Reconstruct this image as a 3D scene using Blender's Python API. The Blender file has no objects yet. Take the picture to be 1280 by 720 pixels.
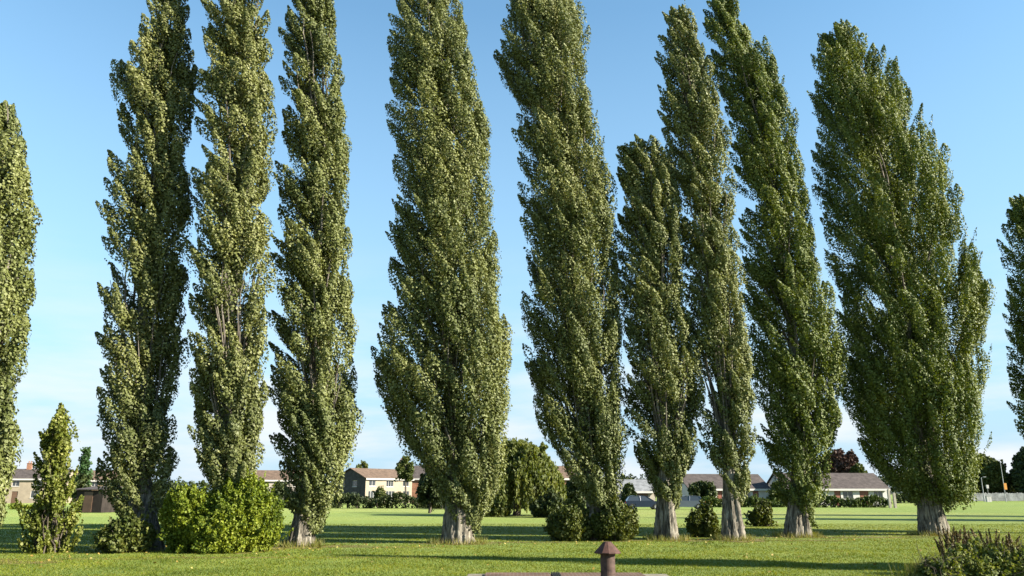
import bpy, bmesh, math, random
import numpy as np
from mathutils import Vector, Matrix

SC = bpy.context.scene
COL = SC.collection
R = math.radians
F_PX = 997.0                      # focal length in pixels of a 1280 wide frame
PITCH = math.atan(257.0 / 997.0)
EYE = 1.7
CP, SP = math.cos(PITCH), math.sin(PITCH)

# ------------------------------------------------------------------ placing helpers
def ray(px, py):
    x = (px - 640.0) / F_PX
    y = (360.0 - py) / F_PX
    return np.array([x, CP - y * SP, SP + y * CP])

def ground(px, py):
    d = ray(px, py)
    t = EYE / -d[2]
    return np.array([d[0] * t, d[1] * t, 0.0])

def at_depth(px, py, Y):
    d = ray(px, py)
    t = Y / d[1]
    return np.array([d[0] * t, Y, EYE + d[2] * t])

# ------------------------------------------------------------------ object helpers
def tag(o, label=None, cat=None, group=None, kind=None):
    if label: o['label'] = label
    if cat: o['category'] = cat
    if group: o['group'] = group
    if kind: o['kind'] = kind
    return o

def empty(name, loc, rz=0.0, **k):
    o = bpy.data.objects.new(name, None)
    COL.objects.link(o)
    o.empty_display_size = 0.3
    o.location = loc
    o.rotation_euler = (0, 0, rz)
    return tag(o, **k)

def np_mesh(name, verts, faces, mat, parent=None, smooth=False, loc=(0, 0, 0)):
    """verts (N,3); faces: list of (M,k) int arrays of one k each."""
    me = bpy.data.meshes.new(name)
    verts = np.asarray(verts, dtype=np.float32)
    if not isinstance(faces, list): faces = [faces]
    faces = [np.asarray(f, dtype=np.int32) for f in faces if len(f)]
    idx = np.concatenate([f.ravel() for f in faces])
    tot = np.concatenate([np.full(len(f), f.shape[1], np.int32) for f in faces])
    start = np.concatenate([[0], np.cumsum(tot)[:-1]]).astype(np.int32)
    me.vertices.add(len(verts)); me.vertices.foreach_set('co', verts.ravel())
    me.loops.add(len(idx)); me.loops.foreach_set('vertex_index', idx)
    me.polygons.add(len(tot)); me.polygons.foreach_set('loop_start', start)
    try: me.polygons.foreach_set('loop_total', tot)
    except Exception: pass
    me.update(calc_edges=True)
    if smooth:
        me.polygons.foreach_set('use_smooth', np.ones(len(tot), bool))
    me.validate()
    me.materials.append(mat)
    o = bpy.data.objects.new(name, me)
    COL.objects.link(o)
    o.location = loc
    if parent: o.parent = parent
    return o

class MB:
    """collects shapes into one mesh (local coordinates)"""
    def __init__(s): s.bm = bmesh.new()
    def box(s, x0, x1, y0, y1, z0, z1, bev=0.0):
        vs = [s.bm.verts.new(p) for p in ((x0,y0,z0),(x1,y0,z0),(x1,y1,z0),(x0,y1,z0),(x0,y0,z1),(x1,y0,z1),(x1,y1,z1),(x0,y1,z1))]
        fs = [s.bm.faces.new([vs[i] for i in f]) for f in ((0,3,2,1),(4,5,6,7),(0,1,5,4),(1,2,6,5),(2,3,7,6),(3,0,4,7))]
        if bev:
            es = list({e for f in fs for e in f.edges})
            bmesh.ops.bevel(s.bm, geom=es, offset=bev, segments=2, profile=0.7, affect='EDGES')
        return s
    def prism(s, pts, d0, d1, axis='y'):
        """polygon pts in the plane across AXIS, from d0 to d1"""
        def P(a, b, d): return (a, d, b) if axis == 'y' else ((d, a, b) if axis == 'x' else (a, b, d))
        a = [s.bm.verts.new(P(p[0], p[1], d0)) for p in pts]
        b = [s.bm.verts.new(P(p[0], p[1], d1)) for p in pts]
        n = len(pts)
        s.bm.faces.new(a); s.bm.faces.new(b[::-1])
        for i in range(n):
            s.bm.faces.new([a[i], b[i], b[(i+1) % n], a[(i+1) % n]])
        return s
    def lathe(s, prof, seg=24, c=(0, 0)):
        rings = []
        for r, z in prof:
            if r < 1e-5: rings.append([s.bm.verts.new((c[0], c[1], z))])
            else: rings.append([s.bm.verts.new((c[0]+r*math.cos(2*math.pi*i/seg), c[1]+r*math.sin(2*math.pi*i/seg), z)) for i in range(seg)])
        for a, b in zip(rings[:-1], rings[1:]):
            for i in range(seg):
                j = (i+1) % seg
                if len(a) == 1 and len(b) == 1: continue
                if len(a) == 1: s.bm.faces.new([a[0], b[j], b[i]])
                elif len(b) == 1: s.bm.faces.new([a[i], a[j], b[0]])
                else: s.bm.faces.new([a[i], a[j], b[j], b[i]])
        return s
    def tube(s, p0, p1, r0, r1, seg=8):
        p0, p1 = Vector(p0), Vector(p1)
        q = (p1-p0).to_track_quat('Z', 'Y')
        def ring(p, r): return [s.bm.verts.new(p + q @ Vector((r*math.cos(2*math.pi*i/seg), r*math.sin(2*math.pi*i/seg), 0))) for i in range(seg)]
        a, b = ring(p0, r0), ring(p1, r1)
        for i in range(seg): s.bm.faces.new([a[i], a[(i+1)%seg], b[(i+1)%seg], b[i]])
        s.bm.faces.new(a[::-1]); s.bm.faces.new(b)
        return s
    def build(s, name, mat, parent=None, smooth=False, loc=(0,0,0), rz=0.0):
        bmesh.ops.recalc_face_normals(s.bm, faces=s.bm.faces)
        me = bpy.data.meshes.new(name)
        s.bm.to_mesh(me); s.bm.free()
        if smooth:
            for p in me.polygons: p.use_smooth = True
        me.materials.append(mat)
        o = bpy.data.objects.new(name, me)
        COL.objects.link(o)
        o.location = loc; o.rotation_euler = (0, 0, rz)
        if parent: o.parent = parent
        return o

# ------------------------------------------------------------------ materials
def new_mat(name):
    m = bpy.data.materials.new(name); m.use_nodes = True
    nt = m.node_tree
    for n in list(nt.nodes): nt.nodes.remove(n)
    out = nt.nodes.new('ShaderNodeOutputMaterial')
    return m, nt, out

def N(nt, t, **k):
    n = nt.nodes.new(t)
    for a, v in k.items(): setattr(n, a, v)
    return n

def ramp(nt, stops, interp='LINEAR'):
    n = nt.nodes.new('ShaderNodeValToRGB')
    cr = n.color_ramp; cr.interpolation = interp
    while len(cr.elements) > 1: cr.elements.remove(cr.elements[-1])
    cr.elements[0].position = stops[0][0]; cr.elements[0].color = (*stops[0][1], 1)
    for p, c in stops[1:]:
        e = cr.elements.new(p); e.color = (*c, 1)
    return n

ALB = .78
def dim(c, k=ALB): return tuple(v*k for v in c)

def leaf_mat(name, dark, mid, pale, pale_at=0.86, trans=0.3, brown=None, scale=0.5):
    dark, mid, pale = dim(dark), dim(mid), dim(pale)
    if brown: brown = dim(brown)
    m, nt, out = new_mat(name)
    L = nt.links.new
    geo = N(nt, 'ShaderNodeNewGeometry')
    st = [(0.0, dark), (0.4, mid), (pale_at-0.22, mid), (1.0, pale)]
    if brown: st = [(0.0, brown), (0.05, brown), (0.06, dark)] + st[1:]
    rp = ramp(nt, st)
    L(geo.outputs['Random Per Island'], rp.inputs[0])
    tc = N(nt, 'ShaderNodeTexCoord')
    nz = N(nt, 'ShaderNodeTexNoise'); nz.inputs['Scale'].default_value = scale; nz.inputs['Detail'].default_value = 3
    L(tc.outputs['Object'], nz.inputs['Vector'])
    hs = N(nt, 'ShaderNodeHueSaturation')
    mr = N(nt, 'ShaderNodeMapRange'); mr.inputs[1].default_value = .3; mr.inputs[2].default_value = .7
    mr.inputs[3].default_value = .72; mr.inputs[4].default_value = 1.3
    L(nz.outputs['Fac'], mr.inputs[0]); L(mr.outputs[0], hs.inputs['Value'])
    mh = N(nt, 'ShaderNodeMapRange'); mh.inputs[1].default_value = .3; mh.inputs[2].default_value = .7
    mh.inputs[3].default_value = .515; mh.inputs[4].default_value = .485
    L(nz.outputs['Fac'], mh.inputs[0]); L(mh.outputs[0], hs.inputs['Hue'])
    L(rp.outputs[0], hs.inputs['Color'])
    bs = N(nt, 'ShaderNodeBsdfPrincipled'); bs.inputs['Roughness'].default_value = .58
    bs.inputs['Specular IOR Level'].default_value = .22
    L(hs.outputs[0], bs.inputs['Base Color'])
    tr = N(nt, 'ShaderNodeBsdfTranslucent')
    ht = N(nt, 'ShaderNodeHueSaturation'); ht.inputs['Saturation'].default_value = 1.25; ht.inputs['Value'].default_value = 1.25; ht.inputs['Hue'].default_value = .485
    L(hs.outputs[0], ht.inputs['Color']); L(ht.outputs[0], tr.inputs['Color'])
    mx = N(nt, 'ShaderNodeMixShader'); mx.inputs[0].default_value = trans
    L(bs.outputs[0], mx.inputs[1]); L(tr.outputs[0], mx.inputs[2]); L(mx.outputs[0], out.inputs[0])
    return m

def bark_mat(name, c0, c1, c2, sx=9.0, sz=1.2):
    m, nt, out = new_mat(name); L = nt.links.new
    tc = N(nt, 'ShaderNodeTexCoord')
    mp = N(nt, 'ShaderNodeMapping'); mp.inputs['Scale'].default_value = (sx, sx, sz)
    L(tc.outputs['Object'], mp.inputs[0])
    nz = N(nt, 'ShaderNodeTexNoise'); nz.inputs['Scale'].default_value = 1.0; nz.inputs['Detail'].default_value = 7; nz.inputs['Roughness'].default_value = .65
    L(mp.outputs[0], nz.inputs['Vector'])
    n2 = N(nt, 'ShaderNodeTexNoise'); n2.inputs['Scale'].default_value = 2.2; n2.inputs['Detail'].default_value = 4
    L(tc.outputs['Object'], n2.inputs['Vector'])
    ad = N(nt, 'ShaderNodeMath', operation='MULTIPLY_ADD'); ad.inputs[1].default_value = .35; ad.inputs[2].default_value = -.17
    L(n2.outputs['Fac'], ad.inputs[0])
    a2 = N(nt, 'ShaderNodeMath', operation='ADD'); L(nz.outputs['Fac'], a2.inputs[0]); L(ad.outputs[0], a2.inputs[1])
    rp = ramp(nt, [(.34, c0), (.5, c1), (.66, c2)])
    L(a2.outputs[0], rp.inputs[0])
    bs = N(nt, 'ShaderNodeBsdfPrincipled'); bs.inputs['Roughness'].default_value = .9; bs.inputs['Specular IOR Level'].default_value = .15
    L(rp.outputs[0], bs.inputs['Base Color'])
    bp = N(nt, 'ShaderNodeBump'); bp.inputs['Strength'].default_value = 1.0; bp.inputs['Distance'].default_value = .09
    L(nz.outputs['Fac'], bp.inputs['Height']); L(bp.outputs[0], bs.inputs['Normal'])
    L(bs.outputs[0], out.inputs[0])
    return m

def plain_mat(name, col, rough=.6, var=.12, scale=4.0, metal=0.0, spec=.4, bump=0.0):
    m, nt, out = new_mat(name); L = nt.links.new
    tc = N(nt, 'ShaderNodeTexCoord')
    nz = N(nt, 'ShaderNodeTexNoise'); nz.inputs['Scale'].default_value = scale; nz.inputs['Detail'].default_value = 6; nz.inputs['Roughness'].default_value = .6
    L(tc.outputs['Object'], nz.inputs['Vector'])
    col = dim(col)
    a = tuple(max(0, c*(1-2*var)) for c in col); b = tuple(min(1, c*(1+2*var)) for c in col)
    rp = ramp(nt, [(.3, a), (.7, b)]); L(nz.outputs['Fac'], rp.inputs[0])
    bs = N(nt, 'ShaderNodeBsdfPrincipled'); bs.inputs['Roughness'].default_value = rough; bs.inputs['Metallic'].default_value = metal
    bs.inputs['Specular IOR Level'].default_value = spec
    L(rp.outputs[0], bs.inputs['Base Color'])
    if bump:
        bp = N(nt, 'ShaderNodeBump'); bp.inputs['Strength'].default_value = bump; bp.inputs['Distance'].default_value = .02
        L(nz.outputs['Fac'], bp.inputs['Height']); L(bp.outputs[0], bs.inputs['Normal'])
    L(bs.outputs[0], out.inputs[0])
    return m

def brick_mat(name, a, b, mortar, scale=1.0, bw=.225, bh=.075, vertical=True, off=.5):
    a, b, mortar = dim(a, .7), dim(b, .7), dim(mortar, .7)
    m, nt, out = new_mat(name); L = nt.links.new
    tc = N(nt, 'ShaderNodeTexCoord')
    src = tc.outputs['Object']
    if vertical:
        sp = N(nt, 'ShaderNodeSeparateXYZ'); L(src, sp.inputs[0])
        ad = N(nt, 'ShaderNodeMath', operation='ADD'); L(sp.outputs[0], ad.inputs[0]); L(sp.outputs[1], ad.inputs[1])
        cb = N(nt, 'ShaderNodeCombineXYZ'); L(ad.outputs[0], cb.inputs[0]); L(sp.outputs[2], cb.inputs[1])
        src = cb.outputs[0]
    br = N(nt, 'ShaderNodeTexBrick'); br.offset = off
    br.inputs['Scale'].default_value = scale
    br.inputs['Color1'].default_value = (*a, 1); br.inputs['Color2'].default_value = (*b, 1); br.inputs['Mortar'].default_value = (*mortar, 1)
    br.inputs['Brick Width'].default_value = bw; br.inputs['Row Height'].default_value = bh
    br.inputs['Mortar Size'].default_value = .008
    L(src, br.inputs['Vector'])
    nz = N(nt, 'ShaderNodeTexNoise'); nz.inputs['Scale'].default_value = 1.7; nz.inputs['Detail'].default_value = 6
    L(tc.outputs['Object'], nz.inputs['Vector'])
    mr = N(nt, 'ShaderNodeMapRange'); mr.inputs[1].default_value = .3; mr.inputs[2].default_value = .7; mr.inputs[3].default_value = .7; mr.inputs[4].default_value = 1.25
    L(nz.outputs['Fac'], mr.inputs[0])
    hs = N(nt, 'ShaderNodeHueSaturation'); L(br.outputs['Color'], hs.inputs['Color']); L(mr.outputs[0], hs.inputs['Value'])
    bs = N(nt, 'ShaderNodeBsdfPrincipled'); bs.inputs['Roughness'].default_value = .88; bs.inputs['Specular IOR Level'].default_value = .2
    L(hs.outputs[0], bs.inputs['Base Color'])
    bp = N(nt, 'ShaderNodeBump'); bp.inputs['Strength'].default_value = .5; bp.inputs['Distance'].default_value = .01; bp.invert = True
    L(br.outputs['Fac'], bp.inputs['Height']); L(bp.outputs[0], bs.inputs['Normal'])
    L(bs.outputs[0], out.inputs[0])
    return m

def glass_mat(name):
    m, nt, out = new_mat(name)
    bs = N(nt, 'ShaderNodeBsdfPrincipled'); bs.inputs['Base Color'].default_value = (.03, .035, .04, 1)
    bs.inputs['Roughness'].default_value = .06; bs.inputs['Specular IOR Level'].default_value = .8
    nt.links.new(bs.outputs[0], out.inputs[0])
    return m

def grass_ground_mat():
    m, nt, out = new_mat('mown_grass_ground'); L = nt.links.new
    tc = N(nt, 'ShaderNodeTexCoord')
    def noise(scale, sx=1, sy=1, det=5, ro=.6):
        mp = N(nt, 'ShaderNodeMapping'); mp.inputs['Scale'].default_value = (sx, sy, 1)
        L(tc.outputs['Object'], mp.inputs[0])
        n = N(nt, 'ShaderNodeTexNoise'); n.inputs['Scale'].default_value = scale; n.inputs['Detail'].default_value = det; n.inputs['Roughness'].default_value = ro
        L(mp.outputs[0], n.inputs['Vector'])
        return n
    a = noise(.12, .35, 1.0, 5); b = noise(1.1, .5, 1.0, 6); c = noise(14.0, 1, 1, 5, .7); d = noise(.02, .4, 1, 4)
    r1 = ramp(nt, [(.36, dim(GREEN_A)), (.52, dim(GREEN_B)), (.66, dim(GREEN_C))])
    mx = N(nt, 'ShaderNodeMath', operation='MULTIPLY_ADD'); mx.inputs[1].default_value = .45
    L(b.outputs['Fac'], mx.inputs[0])
    m2 = N(nt, 'ShaderNodeMath', operation='MULTIPLY'); m2.inputs[1].default_value = .55
    L(a.outputs['Fac'], m2.inputs[0]); L(m2.outputs[0], mx.inputs[2]); L(mx.outputs[0], r1.inputs[0])
    # drier patches
    r2 = ramp(nt, [(.46, (0, 0, 0)), (.64, (1, 1, 1))]); L(d.outputs['Fac'], r2.inputs[0])
    mc = N(nt, 'ShaderNodeMix', data_type='RGBA'); mc.inputs[7].default_value = (*dim(DRY), 1)
    dm = N(nt, 'ShaderNodeMath', operation='MULTIPLY'); dm.inputs[1].default_value = .7
    L(r2.outputs[0], dm.inputs[0]); L(dm.outputs[0], mc.inputs[0]); L(r1.outputs[0], mc.inputs[6])
    mr = N(nt, 'ShaderNodeMapRange'); mr.inputs[1].default_value = .3; mr.inputs[2].default_value = .7; mr.inputs[3].default_value = .6; mr.inputs[4].default_value = 1.35
    L(c.outputs['Fac'], mr.inputs[0])
    hs = N(nt, 'ShaderNodeHueSaturation'); L(mc.outputs[2], hs.inputs['Color']); L(mr.outputs[0], hs.inputs['Value'])
    bs = N(nt, 'ShaderNodeBsdfPrincipled'); bs.inputs['Roughness'].default_value = .8; bs.inputs['Specular IOR Level'].default_value = .15
    bs.inputs['Sheen Weight'].default_value = .2; bs.inputs['Sheen Tint'].default_value = (.7, .9, .3, 1)
    L(hs.outputs[0], bs.inputs['Base Color'])
    bp = N(nt, 'ShaderNodeBump'); bp.inputs['Strength'].default_value = 1.0; bp.inputs['Distance'].default_value = .06
    L(c.outputs['Fac'], bp.inputs['Height']); L(bp.outputs[0], bs.inputs['Normal'])
    L(bs.outputs[0], out.inputs[0])
    return m

GREEN_A, GREEN_B, GREEN_C, DRY = (.052, .092, .010), (.108, .142, .015), (.155, .172, .03), (.215, .18, .055)

M = {}
M['ground'] = grass_ground_mat()
M['grass'] = leaf_mat('grass_blades', (.078, .124, .009), (.15, .187, .014), (.25, .24, .055), .9, .35, scale=.5)
M['long_grass'] = leaf_mat('long_grass', (.10, .14, .02), (.18, .19, .04), (.34, .29, .12), .7, .3, scale=.8)
M['poplar_olive'] = leaf_mat('poplar_leaves_olive', (.072, .088, .023), (.131, .151, .040), (.25, .27, .125), .88, .17, scale=.35)
M['poplar_warm'] = leaf_mat('poplar_leaves_warm', (.076, .090, .024), (.139, .155, .042), (.26, .27, .13), .87, .17, scale=.35)
M['poplar_green'] = leaf_mat('poplar_leaves_green', (.054, .079, .014), (.112, .146, .025), (.205, .24, .075), .89, .18, scale=.35)
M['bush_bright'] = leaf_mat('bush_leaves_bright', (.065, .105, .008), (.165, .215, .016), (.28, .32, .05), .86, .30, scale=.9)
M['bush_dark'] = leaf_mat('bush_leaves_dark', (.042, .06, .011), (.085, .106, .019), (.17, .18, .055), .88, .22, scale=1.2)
M['sapling'] = leaf_mat('sapling_leaves', (.08, .105, .014), (.15, .18, .026), (.29, .30, .10), .84, .3, scale=1.2)
M['willow'] = leaf_mat('willow_leaves', (.063, .088, .017), (.122, .148, .032), (.20, .22, .075), .85, .3, scale=.6)
M['tree_mid'] = leaf_mat('distant_leaves', (.045, .065, .014), (.085, .11, .024), (.15, .16, .05), .85, .2, scale=.3)
M['tree_dark'] = leaf_mat('dark_distant_leaves', (.025, .04, .012), (.045, .065, .018), (.08, .10, .03), .88, .15, scale=.3)
M['conifer'] = leaf_mat('conifer_needles', (.02, .05, .014), (.035, .08, .02), (.05, .10, .03), .9, .1, scale=.6)
M['copper'] = leaf_mat('copper_leaves', (.04, .024, .02), (.07, .04, .03), (.11, .07, .05), .88, .15, scale=.5)
M['hedge'] = leaf_mat('hedge_leaves', (.03, .055, .01), (.055, .09, .015), (.10, .13, .03), .9, .2, scale=.6)
M['bramble'] = leaf_mat('bramble_leaves', (.07, .10, .02), (.15, .185, .04), (.29, .31, .11), .84, .3, scale=2.5)
M['dock'] = leaf_mat('rusty_seed_heads', (.07, .05, .02), (.13, .095, .038), (.20, .19, .07), .85, .15, scale=4)
M['bark'] = bark_mat('poplar_bark', (.020, .017, .013), (.125, .112, .090), (.28, .255, .205), 13.0, 1.6)
M['bark_limb'] = bark_mat('poplar_limb_bark', (.05, .042, .035), (.11, .095, .08), (.19, .17, .145), 6, 1)
M['bark_dark'] = bark_mat('dark_bark', (.03, .025, .02), (.07, .058, .045), (.12, .10, .08))
M['rust'] = plain_mat('rusty_iron', (.075, .046, .036), .75, .3, 9.0, 0.0, .3, .4)
M['rust_cap'] = plain_mat('rusty_red_cap', (.075, .034, .025), .7, .3, 9.0, 0.0, .3, .3)
M['paver_brick'] = brick_mat('red_paver_brick', (.115, .06, .043), (.155, .085, .06), (.22, .19, .155), 1.0, .16, .075, False)
M['stone'] = plain_mat('weathered_concrete', (.22, .195, .15), .9, .2, 6.0, 0, .2, .4)
M['iron'] = plain_mat('dark_iron', (.04, .038, .036), .6, .25, 12, .4, .4, .3)
M['cream'] = plain_mat('cream_render', (.30, .25, .185), .85, .08, 1.0)
M['pale_render'] = plain_mat('pale_render', (.36, .32, .27), .85, .08, 1.0)
M['white_paint'] = plain_mat('white_paint', (.54, .52, .49), .6, .05, 1.0)
M['gable_shade'] = brick_mat('shade_painted_gable', (.075, .072, .075), (.095, .09, .09), (.05, .048, .048), 1.0, .3, .12)  # dark tone paints the shade on the gable turned from the sun
M['red_brick'] = brick_mat('red_brick', (.30, .13, .075), (.36, .17, .10), (.3, .26, .22))
M['buff_brick'] = brick_mat('buff_brick', (.29, .20, .12), (.33, .24, .15), (.3, .26, .2))
M['tile_brown'] = brick_mat('brown_roof_tiles', (.15, .105, .075), (.19, .13, .095), (.07, .05, .04), 1.0, .3, .22)
M['tile_grey'] = brick_mat('dark_roof_tiles', (.085, .07, .066), (.11, .09, .083), (.04, .035, .035), 1.0, .3, .22)
M['slate_pale'] = brick_mat('pale_grey_roof', (.20, .21, .22), (.24, .25, .26), (.14, .14, .15), 1.0, .4, .25)
M['fence_paint'] = plain_mat('weathered_white_fence', (.36, .37, .37), .8, .25, .8)
M['glass'] = glass_mat('window_glass')
M['door_red'] = plain_mat('russet_door_paint', (.22, .075, .045), .5, .1, 2)
M['door_brown'] = plain_mat('brown_door_paint', (.12, .07, .045), .5, .1, 2)
M['shed'] = brick_mat('dark_timber_boards', (.035, .028, .024), (.05, .04, .033), (.012, .01, .009), 1.0, .14, 4.0, True, 0.0)
M['car_blue'] = plain_mat('blue_car_paint', (.018, .03, .06), .25, .03, 1, .3, .6)
M['car_silver'] = plain_mat('silver_car_paint', (.16, .19, .24), .3, .03, 1, .5, .6)
M['tyre'] = plain_mat('tyre_rubber', (.02, .02, .02), .85, .1, 5)
M['rim'] = plain_mat('wheel_metal', (.5, .5, .5), .35, .05, 5, .9)
M['lamp_red'] = plain_mat('tail_lamp', (.4, .02, .015), .2, .05, 5)
M['lamp_clear'] = plain_mat('head_lamp', (.75, .75, .72), .15, .02, 5)
M['galv'] = plain_mat('galvanised_steel', (.38, .39, .39), .5, .1, 5, .3)
M['orange'] = plain_mat('orange_sign_face', (.65, .28, .04), .5, .04, 2)
M['timber'] = plain_mat('weathered_post', (.42, .38, .31), .85, .15, 6, 0, .2, .3)

# ------------------------------------------------------------------ foliage
def unit(v):
    return v / np.maximum(np.linalg.norm(v, axis=-1, keepdims=True), 1e-9)

def leaf_quads(c, n, d, size, rng, ratio=.42):
    """diamond leaves: centres c, normals n, direction d, length size"""
    n = unit(n)
    d = unit(d - n * np.sum(d*n, -1, keepdims=True))
    s = np.cross(n, d)
    l = size[:, None]
    w = l * ratio * (0.8 + .4*rng.random((len(c), 1)))
    v = np.empty((len(c), 4, 3))
    v[:, 0] = c - d*l*.5
    v[:, 1] = c + s*w - d*l*.08 + n*l*.09
    v[:, 2] = c + d*l*.5
    v[:, 3] = c - s*w - d*l*.08 + n*l*.09
    return v.reshape(-1, 3)

def quads_of(n):
    return np.arange(n*4, dtype=np.int32).reshape(-1, 4)

def plumes(tip, axis, L, Rr, K, size, rng, curve=None, shell=.55, nrand=.85, ratio=.42, power=.8):
    """leafy plumes ending at tip; returns leaf verts"""
    P = len(tip)
    axis = unit(axis)
    a = np.repeat(axis, K, 0); T = np.repeat(tip, K, 0)
    l = np.repeat(L, K)[:, None]; r = np.repeat(Rr, K)[:, None]
    t = rng.beta(1.5, 1.25, P*K)[:, None]
    prof = np.sin(np.pi*np.clip(t, .02, .995)**power)**.65
    rad = r*prof*(shell + (1-shell)*rng.random((P*K, 1)))*(.85+.3*rng.random((P*K, 1)))
    dr = rng.normal(size=(P*K, 3)); dr = unit(dr - a*np.sum(dr*a, -1, keepdims=True))
    pos = T - a*l*(1-t) + dr*rad
    if curve is not None:
        pos = pos + np.repeat(curve, K, 0)*(1-t)**2
    nn = dr*.9 + a*.25 + nrand*rng.normal(size=(P*K, 3))
    dd = a*.7 + dr*.4 + .7*rng.normal(size=(P*K, 3))
    sz = size*(.65+.7*rng.random(P*K))
    return leaf_quads(pos, nn, dd, sz, rng, ratio)

def tubes(paths, radii, seg=6):
    """paths (P,K,3), radii (P,K) -> verts, quads"""
    P, K, _ = paths.shape
    tan = unit(np.gradient(paths, axis=1))
    ref = np.zeros_like(tan); ref[..., 1] = 1.0; ref[..., 0] = .13
    s = unit(np.cross(tan, ref)); b = np.cross(tan, s)
    ang = np.linspace(0, 2*np.pi, seg, endpoint=False)
    v = paths[:, :, None, :] + radii[:, :, None, None]*(np.cos(ang)[None, None, :, None]*s[:, :, None, :] + np.sin(ang)[None, None, :, None]*b[:, :, None, :])
    base = (np.arange(P)[:, None, None]*K + np.arange(K-1)[None, :, None])*seg
    i = np.arange(seg)[None, None, :]; j = (i+1) % seg
    f = np.stack([base+i, base+j, base+seg+j, base+seg+i], -1).reshape(-1, 4)
    return v.reshape(-1, 3), f

def fluted_trunk(cx, D, base, zs_top, r_base, r_chest, lobes, seed, flare=1.0, sink=.12):
    """cx(z) gives the centre line; buttressed base; returns verts, faces"""
    rng = np.random.default_rng(seed)
    seg = 64
    zz = np.concatenate([np.linspace(-sink, 3.2, 34), np.linspace(3.6, zs_top, 26)])
    th = np.linspace(0, 2*np.pi, seg, endpoint=False)
    ph = rng.random(4)*6.28
    rows = []
    for z in zz:
        k = max(0.0, 1 - z/2.6)
        if z <= 3.2: r0 = r_chest*(1-.09*z) + (r_base-r_chest)*max(0, 1-(z+.1)/2.6)**1.5*flare
        else: r0 = r_chest*.71*(1-(z-3.2)/(zs_top-3.2))**2.2 + .012
        tw = .12*z
        # sharp valleys between rounded buttresses
        lob = np.abs(np.cos((th+tw)*lobes/2*1.4 + ph[0] + .8*np.sin(2*th+ph[2])))**.5
        l2 = np.abs(np.cos((th-.2*tw)*(lobes*1.5+.5) + ph[1]))
        amp = (.15 + .13*k) * min(1, 1.4*np.exp(-max(0, z-3.0)/4))
        mod = .55+.45*np.sin(2*th+ph[3]+.35*z)*np.sin(3*th+ph[1])
        rr = r0*(1 + amp*(lob-.6)*(.55+.6*mod) + .14*(l2-.6)*(0.4+k)*(1.2-mod) + .09*np.sin(3*th+ph[3]+z*1.1) + .06*np.sin(7*th+ph[0]+2.3*z)*np.sin(1.9*z+ph[2]+th) + .03*rng.normal(size=seg))
        c = cx(max(z, 0))
        rows.append(np.stack([c + rr*np.cos(th), D + rr*np.sin(th), np.full(seg, z)], -1))
    v = np.concatenate(rows)
    n = len(zz)
    i = np.arange(n-1)[:, None]*seg; j = np.arange(seg)[None, :]; j2 = (j+1) % seg
    f = np.stack([i+j, i+j2, i+seg+j2, i+seg+j], -1).reshape(-1, 4)
    return v, f

POPLAR_GROUP = 'row of wind-swept Lombardy poplars across the park'

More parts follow.
